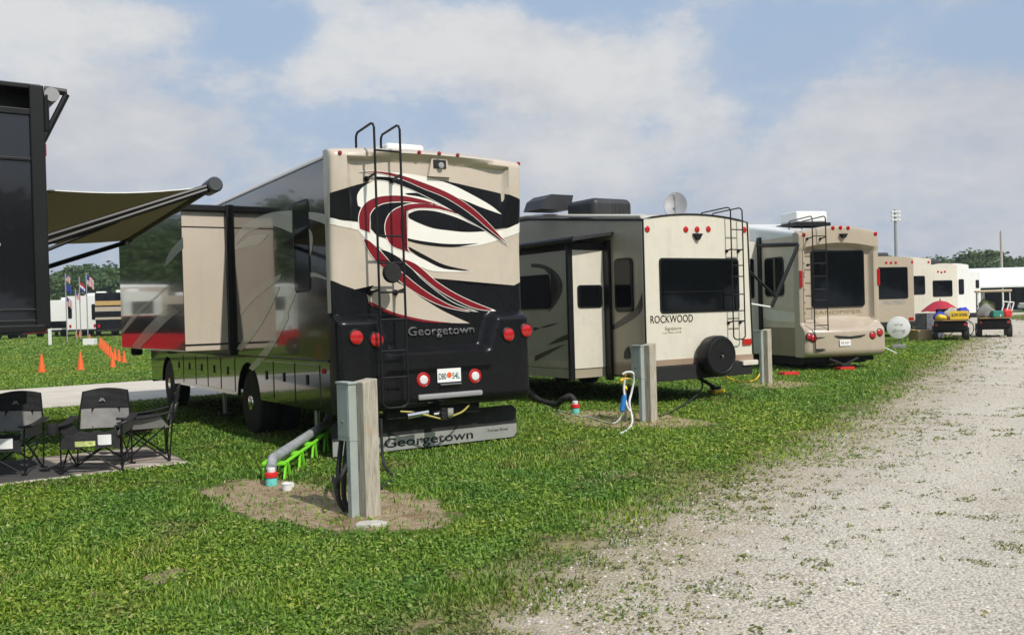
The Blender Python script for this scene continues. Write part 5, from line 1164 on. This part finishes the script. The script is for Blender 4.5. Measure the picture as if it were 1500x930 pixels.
def tree_proto(seed,H=10.,Wd=4.2,n=5200,leaf=.26):
    rg=np.random.default_rng(seed); t=thing('broadleaf_tree','x','tree',(0,0,0))
    cl=[(0,0,H*.52,Wd*.55,H*.26)]
    for k in range(22):
        a=rg.random()*2*PI; u=rg.random(); rr=Wd*(.30+.45*rg.random())*(1-.5*u); cl.append((rr*math.cos(a),rr*math.sin(a),H*(.26+.66*u),Wd*(.22+.16*rg.random()),H*(.07+.07*rg.random())))
    bm=bmesh.new(); addtube(bm,[(0,0,-.3),(.1,0,H*.2),(0,.1,H*.5),(.1,.1,H*.8)],[.32,.24,.16,.05],8)
    for c_ in cl[1:12]: addtube(bm,[(0.05,.05,H*(.2+.2*rg.random())),(c_[0]*.6,c_[1]*.6,c_[2]*.85),(c_[0],c_[1],c_[2])],[.12,.07,.02],5)
    fin('trunk',bm,M_bark,t,60)
    wts=np.array([c_[3]**2*c_[4] for c_ in cl]); wts/=wts.sum(); ci=rg.choice(len(cl),n,p=wts); C_=np.array(cl)[ci]
    d=rg.normal(size=(n,3)); d/=np.linalg.norm(d,axis=1)[:,None]; rad=rg.random(n)**.35*(1+.15*rg.normal(size=n)); P=C_[:,:3]+d*np.stack([C_[:,3],C_[:,3],C_[:,4]],1)*rad[:,None]
    nrm=d*.6+rg.normal(size=(n,3))*.8; nrm/=np.linalg.norm(nrm,axis=1)[:,None]; a1=np.cross(nrm,rg.normal(size=(n,3))); a1/=np.linalg.norm(a1,axis=1)[:,None]; a2=np.cross(nrm,a1); s=leaf*(.6+.9*rg.random(n))[:,None]
    V=np.stack([P-a1*s,P-a2*s*.6+nrm*s*.15,P+a1*s,P+a2*s*.6-nrm*s*.1],1).astype(np.float32)
    me=bpy.data.meshes.new('crown'); me.vertices.add(n*4); me.vertices.foreach_set('co',V.ravel()); me.loops.add(n*4); me.loops.foreach_set('vertex_index',np.arange(n*4,dtype=np.int32)); me.polygons.add(n); me.polygons.foreach_set('loop_start',(np.arange(n)*4).astype(np.int32)); me.update(calc_edges=True)
    link('crown',me,M_leaf,t); return t
PR=[tree_proto(1),tree_proto(5,10,5.0,6000),tree_proto(9,10,3.6,4500)]; used=[False]*3
rt=random.Random(5)
def plant(px,top,d,label,group,k=None,wsc=1.):
    x=(px-750)/F*d; z0=float(terr(x,d)); ztop=gz(px,top,d).z; s=(ztop-z0)/10.; k=rt.randrange(3) if k is None else k
    sc=(s*wsc,s*wsc*(.9+.3*rt.random()),s)
    if not used[k]: o=PR[k]; used[k]=True; o.location=(x,d,z0); o.rotation_euler=(0,0,rt.random()*6); o.scale=sc; o['label']=label; o['group']=group
    else: dup(PR[k],(x,d,z0),rt.random()*6,label,group,sc)
GL='trees along the far left edge of the field'; GR_='trees behind the white building'
for px,top,d in ((62,398,150),(84,397,146),(101,394,152),(116,386,150),(132,389,147),(147,385,150),(162,392,149),(178,388,152),(92,404,138),(124,400,140),(155,402,139),(172,404,141)): plant(px,top,d,'green broadleaf tree in the dense row beyond the flag poles',GL,None,1.05)
for i in range(44):                               # the same row goes on to the left, mirrored in the motorhome's flank
    a_=R(34+i*1.15); d_=rt.uniform(95,125); x=-d_*math.tan(a_)*.9; y=d_*.95
    if a_>R(66): a_=R(66); 
    rr=rt.uniform(105,130); x=-rr*math.sin(R(32+i*1.1)); y=rr*math.cos(R(32+i*1.1)); s=rt.uniform(1.0,1.5)
    dup(PR[rt.randrange(3)],(x,y,float(terr(x,y))-.2),rt.random()*6,'green broadleaf tree of the far row left of the picture, mirrored in the glossy motorhome',GL,(s,s,s*1.05))
for px,top,d in ((1296,380,170),(1318,377,175),(1345,376,178),(1362,376,170),(1380,373,172),(1404,378,165),(1421,371,160),(1436,366,158),(1452,368,160),(1468,375,162),(1484,378,165),(1500,376,168),(1520,372,160),(1545,374,165),(1410,380,150),(1445,378,150),(1490,382,150),(1270,384,190),(1240,386,190)): plant(px,top,d,'green broadleaf tree rising behind the white building and far campers',GR_,None,1.1)
# ------------------------------------------------------------------ far campers of the row on the right
def far_camper(name,label,cat,px0,px1,top,d,yaw,L,mrear,mside,win=None,zbot=.75,txt=None,lights=(),disc=None,group='campers farther down the row'):
    c,s=math.cos(yaw),math.sin(yaw); O=Vector(((px0-750)/F*d,d,0)); M0=mtx(O,yaw)
    q=onp(px1,430,M0,1,0); w=q.x; O=O+Vector((c,s,0))*w/2; M0=mtx(O,yaw); zt_=onp((px0+px1)/2,top,M0,1,0).z
    t=thing(name,label,cat,O,yaw,group); h=w/2
    prism('rear_wall',arch(-h,h,zbot,zt_-.06,.10),1,-.03,.02,mrear,t,.015)
    shell('body',t,-h,h,.02,L,zbot-.05,zt_+.02,.10,mside,M_white,zt_-.25,z1r=zt_-.02)
    if win:
        a=onp(win[0],win[1],M0,1,-.03); b=onp(win[2],win[3],M0,1,-.03); wf=prism('rear_window',rrect(a.x,b.x,b.z,a.z,.07),1,-.055,-.03,M_blk,t); prism('glass',rrect(a.x+.03,b.x-.03,b.z+.03,a.z-.03,.05),1,-.06,-.055,M_glass,wf)
    for x in lights:
        q=onp(x[0],x[1],M0,1,-.03); lathe('marker_light',[(.06,-.03),(.06,-.04),(.03,-.055)],1,(q.x,0,q.z),M_lens,t,10)
    box('bumper',-h+.05,h-.05,-.12,.0,zbot-.22,zbot-.03,M_und,t,.01); box('chassis',-h+.1,h-.1,.0,L-.2,zbot-.3,zbot-.04,M_und,t,0)
    for sx_ in (-1,1):
        box('tail_light',sx_*(h-.17)-.11,sx_*(h-.17)+.11,-.055,-.03,zbot+.04,zbot+.15,M_lens,t,.006)
        for y in (L*.55,L*.55+.9): wheel(t,sx_*(h-.2),y,.37,.22,sx_,False)
    if txt:
        q=onp(txt[1],txt[2],M0,1,-.03); q2=onp(txt[3],txt[2],M0,1,-.03); text('rear_lettering',txt[0],.17,M_gryp,t,(q.x,-.033,q.z-.08),w=q2.x-q.x,ext=.004)
    box('roof_unit',-.42,.30,1.3,2.3,zt_+.02,zt_+.34,M_acdk,t,.10,4)
    return t,M0
Y4=R(18)
t4,M4=far_camper('fifth_wheel_trailer','tan camper trailer with dark wide window and lettering, right behind the arched tan one','camper trailer',1248,1338,377,35.5,Y4,9,M_tan,M_pale,(1262,392,1330,437),.8,('PALOMINO',1294,443.5,1325),((1298,385),(1305,385),(1312,385),(1336,384)))
t5,M5=far_camper('camper_trailer','cream camper trailer showing only its right half beside the far tan camper','camper trailer',1288,1364,378,41,Y4,9,M_cream,M_cream,(1300,405,1355,431),.75,None,((1360,384),))
t6,M6=far_camper('camper_trailer','white camper trailer with black rear window behind the red canopy','camper trailer',1364,1402,387,46,Y4,9,M_cream,M_cream,(1366,411,1395,434),.7,None,((1374,398),(1379,399),(1384,398)))
t7,M7=far_camper('camper_trailer','narrow white camper with one tall black window, fourth beyond the tan one','camper trailer',1380,1419,387,50,Y4,9,M_white,M_white,(1404,409,1412,431),.7)
t8,M8=far_camper('camper_trailer','pale grey camper at the far end of the row before the white building','camper trailer',1394,1436,399,58,Y4,9,M_white,M_box,(1429,410,1434,422),.7)
# round dish on a tripod
q=gp(1317,512); q=Vector((q.x,q.y,0)); t=thing('satellite_dish','white round satellite dish with grey writing on a low stand','satellite dish',q,R(-22))
def gl2(px,py,d): return gz(px,py,d)
zc=gz(1315,480,q.y).z-q.z; r_=.37
lathe('dish_face',[(.02,.03),(r_*.7,.05),(r_*.97,.10),(r_,.09),(r_,.06),(r_*.96,-.02),(r_*.5,-.06),(.05,-.07)],1,(0,0,zc),M_wht,t,32)
text('dish_lettering','wine',.10,M_gryp,t,(-.13,-.065,zc+.06),w=.26,ext=.003); text('dish_lettering','diving',.10,M_gryp,t,(-.16,-.065,zc-.13),w=.36,ext=.003)
bm=bmesh.new(); addtube(bm,[(0,.1,zc),(0,.12,.1)],.03); addbox(bm,-.2,.2,-.05,.3,0,.16,.02); fin('dish_stand',bm,M_gryp,t,40)
q=gp(1288,519); t=thing('tripod','low white tripod base on the grass at the tan trailer corner','tripod',q,0)
bm=bmesh.new(); addtube(bm,[(-.02,.1,.0),(-.02,.1,.55)],.05); fin('tripod_post',bm,M_und,t,40)
for e in ((-.55,-.35,0),(.5,-.2,0),(.1,.7,0)): tube('leg',[[(-.02,.1,.32),e]],.02,M_wht,t)
# cardboard box, table with cloth
q=gp(1349,499); bm=bmesh.new(); addbox(bm,-.36,.36,-.26,.26,0,.42,.01); addbox(bm,-.38,-.02,-.265,.265,.415,.43,.004); b=fin('cardboard_box',bm,M_card,None); b.location=q; b.rotation_euler=(0,0,R(20)); tag(b,'open cardboard box on the grass beside the cloth covered table','cardboard box')
d=gp(1365,497).y+1.2
xa=gz(1350,480,d).x; xb=gz(1374,480,d).x; ztab=gz(1360,459,d).z
t=thing('table','table hidden under a grey patterned cloth beneath the red canopy','table',((xa+xb)/2,d,0),R(10)); w=(xb-xa)/2
def clothf(u,v):
    x=-w-.05+(2*w+.1)*u; return (x,-.40-.03*math.sin(u*30)*v,ztab-(ztab-.03)*v)
M_pc=mat('grey patterned cloth',(.16,.16,.19),.9,vary=.6,vs=14,bump=.2)
sheet('cloth_front',clothf,20,6,M_pc,t); sheet('cloth_side',lambda u,v:(-w-.05-.03*math.sin(u*20)*v,-.4+.8*u,ztab-(ztab-.03)*v),10,6,M_pc,t); box('table_top',-w,w,-.38,.4,ztab-.03,ztab+.005,M_pc,t,.01)
# umbrella canopy
d=gp(1378,497).y+1.6; c_=gz(1377,440,d); rr=(gz(1405,450,d).x-gz(1350,450,d).x)/2
zc_=gz(1378,456,d).z; t=thing('umbrella','crimson patio umbrella open low over the covered table','umbrella',(c_.x,d,0),0)
bm=bmesh.new(); n=8; ap=bm.verts.new((0,0,c_.z)); rings=[]
for k,(f_,zf_) in enumerate(((.35,.80),(.7,.42),(1,.0))):
    rings.append([bm.verts.new((rr*f_*math.cos(2*PI*i/16)*(1 if i%2==0 else .93),rr*f_*math.sin(2*PI*i/16)*(1 if i%2==0 else .93),zc_+(c_.z-zc_)*zf_-(.0 if i%2==0 else -.03))) for i in range(16)])
for i in range(16): bm.faces.new((ap,rings[0][i],rings[0][(i+1)%16]))
for a_,b_ in zip(rings,rings[1:]):
    for i in range(16): bm.faces.new((a_[i],b_[i],b_[(i+1)%16],a_[(i+1)%16]))
u_=fin('canopy',bm,mat('crimson canopy',(.42,.02,.045),.8,vary=.1),t,20); s=u_.modifiers.new('s','SOLIDIFY'); s.thickness=.012
tube('pole',[[(0,0,0),(0,0,c_.z+.08)]],.022,M_blk,t)
# golf carts
def cart(label,px,py,yaw,roofed,s=1.):
    t=thing('golf_cart',label,'golf cart',gp(px,py),yaw,'golf carts loaded at the end of the row')
    body=M_blk
    bm=bmesh.new(); addprism(bm,[(-.05,.32),(-.05,.78),(.25,.86),(.55,.86),(.6,.42),(1.5,.42),(1.6,.80),(1.9,.86),(2.25,.62),(2.3,.36)],0,-.56,.56); fin('body',bm,body,t,30)
    box('rear_panel',-.60,.60,-.20,-.04,.40,.74,body,t,.05,3); box('seat',-.52,.52,.45,.95,.72,.86,M_char,t,.04); box('seat_back',-.52,.52,.35,.44,.86,1.25,M_char,t,.04)
    for x in (-.55,.55):
        for y in (.12,1.95): wheel(t,x,y,.27,.2,1 if x>0 else -1,True)
    box('cargo_deck',-.56,.56,-.55,.0,.78,.83,mat('wood deck',(.35,.22,.09),.6),t,.01)
    for x in (-.50,.50): lathe('tail_light',[(.06,-.21),(.05,-.23),(.01,-.235)],1,(x,0,.62),M_lens,t,12); 
    box('fender',.38,.64,-.12,.4,.50,.66,M_wht if not roofed else M_gryp,t,.05)
    box('windscreen_frame',-.5,.5,1.85,1.88,.95,1.0,M_blk,t,.005)
    if roofed:
        zr_=1.86
        box('roof',-.66,.66,-.2,1.95,zr_,zr_+.09,mat('beige roof plastic',(.62,.50,.34),.5),t,.04,3)
        for x in (-.58,.58):
            tube('roof_post',[[(x,-.12,.8),(x,-.12,zr_)]],.022,M_wht,t); tube('roof_post',[[(x,1.88,.85),(x,1.72,zr_)]],.022,M_blk,t)
    return t
k1=cart('black golf cart without roof carrying a yellow lettered sign and blue bags',1393,499,R(-24),False)
k2=cart('black golf cart with beige roof carrying grey bags and a green box',1457,494,R(-25),True)
def onto(k,x,y,z): return mtx(k.location,k.rotation_euler[2])@Vector((x,y,z))
sg=box('yellow_sign',-.32,.32,-.02,.02,0,.32,M_yel,None,.01); sg.location=onto(k1,.30,-.50,.84); sg.rotation_euler=(R(-8),0,R(-24)); tag(sg,'yellow sign with dark writing leaning on the back of the open golf cart','sign'); text('sign_lettering','SLOW DOWN',.12,M_text,sg,(-.27,-.023,.11),w=.54,ext=.003,bold=.02)
def bag(x0,x1,y0,y1,h,m,k,off,label,cat='bag',seed=1):
    bm=bmesh.new(); bmesh.ops.create_icosphere(bm,subdivisions=3,radius=1); rg=random.Random(seed)
    for v in bm.verts:
        p=v.co.copy(); n=.13*math.sin(p.x*5+seed)+.11*math.sin(p.y*6+p.z*4+seed*2); v.co=Vector((p.x*(x1-x0)/2*(1+n),p.y*(y1-y0)/2*(1+n),max(p.z,-.6)*h/1.6*(1+n)+h*.37))
    o=fin(cat.replace(' ','_'),bm,m,None,60); o.location=onto(k,*off); tag(o,label,cat); return o
bag(-.2,.25,-.2,.2,.30,mat('blue nylon',(.03,.05,.42),.7,vary=.3,vs=9),k1,(-.38,-.3,.84),'blue bag at the left of the open golf cart deck')
bag(-.2,.2,-.2,.2,.20,M_yel,k1,(-.36,-.45,.84),'yellow cloth bundle in front of the blue bag on the open golf cart','bundle',3)
bag(-.2,.2,-.2,.2,.34,mat('blue nylon',(.03,.05,.42),.7),k1,(.45,-.12,.95),'blue bag behind the yellow sign on the open golf cart','bag',5)
bag(-.3,.3,-.2,.2,.42,mat('cream cloth',(.55,.52,.42),.9,vary=.3),k1,(.05,-.05,.86),'cream cloth bundle between the two blue bags on the open golf cart','bundle',7)
bag(-.4,.4,-.2,.2,.5,M_gfab,k2,(-.3,-.25,.83),'grey crumpled bag on the left of the roofed golf cart deck','bag',8)
bag(-.35,.35,-.2,.2,.45,mat('olive canvas',(.10,.12,.05),.9,vary=.5,vs=12),k2,(-.30,.1,1.1),'olive canvas bundle piled behind the grey bag on the roofed golf cart','bundle',9)
gb=box('green_box',-.22,.22,-.12,.12,0,.26,mat('teal green plastic',(.03,.22,.16),.5),None,.03); gb.location=onto(k2,.10,-.42,.84); tag(gb,'green plastic box on the deck of the roofed golf cart','box')
bag(-.18,.18,-.15,.15,.35,M_redp,k2,(.45,-.3,.83),'red bag at the right end of the roofed golf cart deck','bag',11)
bm=bmesh.new()
for x_ in (-.2,.0,.2): addtube(bm,[(x_+.2,0,.55),(x_-.02,-.1,.02)],.025,6)
addtube(bm,[(.42,0,.58),(-.05,0,.62)],.022,6); fc_=fin('folded_chair',bm,M_wht,None,40); fc_.location=onto(k2,.35,-.32,.84); tag(fc_,'white folded chair frame on top of the roofed golf cart load','folded chair')
# bicycles parked between the carts
def bike(px,py,label,yaw):
    t=thing('bicycle',label,'bicycle',gp(px,py),yaw)
    for y in (0,1.02):
        bm=bmesh.new(); addtube(bm,[(0,y+.33*math.cos(2*PI*k/24),.34+.33*math.sin(2*PI*k/24)) for k in range(25)],.02,6,False); w_=fin('wheel',bm,M_rub,t,60)
        tube('spokes',[[(0,y+.32*math.cos(a),.34+.32*math.sin(a)),(0,y-.32*math.cos(a),.34-.32*math.sin(a))] for a in (0,.6,1.2,1.8,2.4)],.004,M_steel,w_,4)
    tube('frame',[[(0,0,.34),(0,.38,.78),(0,.85,.80),(0,.45,.30),(0,.38,.78)],[(0,.0,.34),(0,.45,.30)],[(0,.85,.88),(0,1.02,.34)]],.018,M_blue,t,6)
    tube('handlebar',[[(-.28,.75,1.0),(0,.85,.98),(.28,.75,1.0)],[(0,.85,.8),(0,.85,.98)]],.013,M_chrome,t,6); box('saddle',-.07,.07,.22,.5,.88,.94,M_blk,t,.02); return t
bike(1417,492,'blue framed bicycle standing between the two golf carts',R(25))
# ------------------------------------------------------------------ white shed on the right
D_b=104.; x0=gz(1418,440,D_b).x; t=thing('metal_building','long low white metal building with a dark open porch at its left','building',(x0,D_b,0),R(-3)); zE=gz(1450,421,D_b).z; zR=gz(1470,393.5,D_b+7).z; LB=46
wm=mat('white corrugated wall',(.72,.72,.70),.5,vary=.03,grime=.08,vs=.4)
box('front_wall',7.6,LB,0,.2,0,zE,wm,t,0); box('back_wall',0,LB,13.8,14,0,zE,wm,t,0); box('side_wall',0,.2,5,13.8,0,zE,wm,t,0); box('side_wall',LB-.2,LB,.2,13.8,0,zE,wm,t,0); box('porch_wall',0.2,7.6,5,5.2,0,zE,M_und,t,0); box('floor_slab',-.2,LB+.2,-.4,14,-.05,.12,M_stone,t,.02)
bm=bmesh.new(); addprism(bm,[(-.4,zE-.05),(-.4,zE+.12),(7,zR+.1),(14.4,zE+.12),(14.4,zE-.05),(7,zR-.1)],0,-.4,LB+.4); rf=fin('roof',bm,mat('white roof sheet',(.80,.80,.80),.5,vary=.02,grime=.05,vs=.3),t)
bm=bmesh.new(); addprism(bm,[(0,zE-.01),(14,zE-.01),(7,zR-.15)],0,.0,.15); fin('gable',bm,wm,t)
for x in (0.1,3.8): box('porch_post',x,x+.15,0,.15,.1,zE,M_wht,t,.01)
dr=box('roller_door',10.3,13.3,-.04,-.002,.12,2.25,M_box,t,.01)
for k in range(9): box('door_slat',10.35,13.25,-.06,-.045,.25+k*.22,.29+k*.22,M_gryp,dr,0)
box('inner_panel',1.0,3.2,3.0,3.2,1.1,2.2,M_wht,t,.02)
q=gp(1497,455.5); 
def farcar(label,p,yaw,m,L=4.5,group=None,pickup=False):
    t=thing('pickup_truck' if pickup else 'parked_car',label,'pickup truck' if pickup else 'car',p,yaw,group)
    if pickup: pf=[(0,.45),(0,1.05),(2.1,1.1),(2.15,1.15),(4.0,1.15),(5.3,1.05),(5.4,.45)]; cb=[(2.1,1.12),(2.3,1.75),(2.5,1.85),(3.6,1.85),(4.2,1.15)]; wy=(1.0,4.4); wr=.40
    else: pf=[(0,.35),(-.02,.85),(.2,.95),(3.0,.92),(4.3,.78),(4.45,.4)]; cb=[(.4,.92),(.85,1.38),(1.2,1.45),(2.3,1.42),(3.1,.92)]; wy=(.85,3.55); wr=.33
    prism('body',pf,0,-.9,.9,m,t,.05); c=prism('cab',cb,0,-.78,.78,M_glass,t,.05)
    box('cab_roof',-.70,.70,cb[1][0]+.15,cb[3][0]-.0,cb[2][1]-.02,cb[2][1]+.03,m,t,.015)
    for x in (-.82,.82):
        for y in wy: wheel(t,x,y,wr,.22,1 if x>0 else -1,True)
    for x in (-.75,.75): box('tail_lamp',x-.1,x+.1,-.04,.0,.7,.9,M_lens,t,.01)
    box('rear_bumper',-.88,.88,-.10,.0,.42,.58,M_chrome if pickup else m,t,.03)
    return t
farcar('white parked car just entering the right edge before the white building',gp(1500,456),R(-80),M_white)
# poles
def lpole(px,top,d,label,name,lamps):
    b=gz(px,top,d); t=thing(name,label,'utility pole' if not lamps else 'light pole',(b.x,d,0)); H=b.z
    lathe('pole_shaft',[(.20,-.2),(.17,H*.5),(.13,H)],2,(0,0,0),M_gryp if lamps else M_wood,t,10)
    if lamps:
        for k in range(3):
            box('crossarm',-.45,.45,-.06,.06,H-.30-k*.42,H-.22-k*.42,M_gryp,t,.01)
            for x in (-.33,0,.33): box('floodlight',x-.14,x+.14,-.28,-.07,H-.36-k*.42,H-.14-k*.42,M_wht,t,.03)
    else:
        tube('crossarm',[[(-.9,0,H*.62),(0,0,H*.66)]],.04,M_wood,t); lathe('insulator',[(.06,H),(.05,H+.2)],2,(0,0,0),M_gryp,t,8)
    return t
lpole(1311,307,95,'tall pole with three rows of floodlights behind the far campers','light_pole',True)
lpole(1466,340,118,'plain grey wooden pole rising behind the white building','utility_pole',False)
# ------------------------------------------------------------------ campers across the lane, left
def left_rv(name,label,px0,px1,top,base,kind,d,yaw,L=9):
    w=2.5; x=(px0-750)/F*d; z0=float(terr(x,d)); t=thing(name,label,'camper trailer' if name!='motorhome' else 'motorhome',(x,d,z0),yaw,'campers beyond the flag poles'); H=gz((px0+px1)/2,top,d).z-z0
    return t,H
def simple_rv(name,label,loc,yaw,H,m,mroof=M_white,bands=(),windows=((-.7,.7,.52,.78),),w=1.25,L=9,group='campers beyond the flag poles',cat='camper trailer',door=False):
    t=thing(name,label,cat,loc,yaw,group); zb=.55
    shell('body',t,-w,w,0,L,zb,H,.12,m,mroof,H-.2)
    for (a,b,mm) in bands: box('band',-w-.012,w+.012,-.014,L+.01,zb+(H-zb)*a,zb+(H-zb)*b,mm,t,0)
    for (x0,x1,a,b) in windows:
        prism('rear_window',rrect(x0,x1,zb+(H-zb)*a,zb+(H-zb)*b,.06),1,-.045,-.016,M_glass,t)
    for y in (1.2,3.6,6.4): prism('side_window',rrect(y,y+1.1,zb+(H-zb)*.5,zb+(H-zb)*.75,.08),0,-w-.03,-w-.013,M_glass,t); prism('side_window',rrect(y,y+1.1,zb+(H-zb)*.5,zb+(H-zb)*.75,.08),0,w+.013,w+.03,M_glass,t)
    for sx_ in (-1,1):
        for y in (L*.55,L*.55+.9): wheel(t,sx_*(w-.15),y,.40,.24,sx_,False)
        box('tail_light',sx_*(w-.25)-.08,sx_*(w-.25)+.08,-.04,-.016,zb+.2,zb+.45,M_lens,t,.006)
    box('roof_unit',-.4,.4,L*.3,L*.3+.9,H,H+.28,M_white,t,.08,3); box('bumper',-w+.1,w-.1,-.12,0,zb-.12,zb+.05,M_und,t,.01)
    return t
def LP(px,d): x=(px-750)/F*d; return (x,d,float(terr(x,d)))
simple_rv('camper_trailer','white box trailer farthest left among the campers beyond the lane',LP(85,78),R(12),2.95+.15,M_white,windows=((-.9,.9,.08,.30),),w=1.05)
simple_rv('camper_trailer','white camper with small dark window standing by the flag poles',LP(106,82),R(30),3.2,M_white,windows=((-.35,.35,.5,.8),),w=1.1)
simple_rv('motorhome','tall white motorhome nose with dark side panes left of the black bus',LP(121,76),R(8),3.35,M_white,windows=((-1.1,-.8,.35,.75),(.75,1.1,.3,.75)),w=1.2,cat='motorhome')
simple_rv('camper_trailer','pale grey narrow camper squeezed between the white motorhome and the black bus',LP(141,80),R(15),3.6,M_box,windows=(),w=.85)
simple_rv('motorhome','black motorhome with two tan bands beyond the cone row',LP(166,72),R(10),3.45,M_char,M_acdk,bands=((.50,.62,M_tan),(.66,.78,mat('ochre band',(.50,.33,.13),.4)),(.28,.34,M_tan)),windows=((-.6,.6,.80,.94),),w=1.3,cat='motorhome')
farcar('dark red parked car peeping out under the black trailer nose',LP(58,74),R(70),mat('maroon car paint',(.16,.015,.02),.3,coat=.8),group='cars across the lane')
farcar('dark grey parked car under the black trailer nose, leftmost one',LP(18,72),R(75),M_char,group='cars across the lane')
for i in range(24):                                # more of the same line, seen mirrored in the motorhome's flank
    a=R(31+i*2.1); rr=66-i*.5+(i%3)*2; x,y=-rr*math.sin(a),rr*math.cos(a)
    simple_rv('camper_trailer',['white camper trailer of the line left of the picture, mirrored in the glossy motorhome','beige camper trailer of the line left of the picture, mirrored in the glossy motorhome'][i%2],(x,y,float(terr(x,y))),a+R((12,75,25,-10)[i%4]),3.2+.25*((i*7)%4),[M_white,M_tan,M_cream][i%3],L=7,windows=((-.7,.7,.5,.78),))
for i,(x,y,yaw,m,l) in enumerate(((-24.2,31.0,-32,mat('bright red car paint',(.50,.012,.02),.25,coat=.9),'bright red pickup truck beyond the lane, mirrored in the glossy motorhome flank'),(-31,36,-35,M_char,'black pickup truck beyond the lane, mirrored in the glossy motorhome flank'),(-28.6,26.5,-38,MT['bright red car paint'] if 'bright red car paint' in MT else M_redp,'second red pickup truck beyond the lane, mirrored in the motorhome'))):
    farcar(l,(x,y,0),R(yaw),m,pickup=True,group='pickups across the lane')
# the red pair keep different sizes of load: cones near them too
for i,(x,y) in enumerate(((-17,21),(-16.2,20.2),(-14.5,19.2),(-19,17.5))): dup(cn,(x,y,0),0,'orange cone by the lane left of the picture, mirrored in the motorhome',GRP,1)

for i in range(26):                               # the wooded edge behind the photographer, mirrored in glass and gloss
    a=R(-12+i*5.2); rr=rt.uniform(58,74); x,y=rr*math.sin(a),-rr*math.cos(a); s=rt.uniform(1.1,1.6)
    dup(PR[rt.randrange(3)],(x,y,-.2),rt.random()*6,'green broadleaf tree behind the photographer, mirrored in the dark windows','trees behind the photographer',(s*1.15,s*1.15,s))
hz_=box('haze',-460,460,-155,705,-1.5,24,None,None,0); hz_['kind']='stuff'; hz_['label']='thin summer haze in the air over the field'
hm=bpy.data.materials.new('summer haze'); hm.use_nodes=True; nt=hm.node_tree; nt.nodes.clear(); o=nt.nodes.new('ShaderNodeOutputMaterial'); v=nt.nodes.new('ShaderNodeVolumePrincipled'); v.inputs['Density'].default_value=.00045; v.inputs['Color'].default_value=(.86,.90,.97,1); v.inputs['Anisotropy'].default_value=.2
nt.links.new(v.outputs[0],o.inputs['Volume']); hz_.data.materials.clear(); hz_.data.materials.append(hm)
grass(800000)
scn.view_settings.view_transform='Standard'; scn.view_settings.look='None'; scn.view_settings.exposure=.08; scn.view_settings.gamma=1
scn.cycles.max_bounces=8; scn.cycles.transparent_max_bounces=16
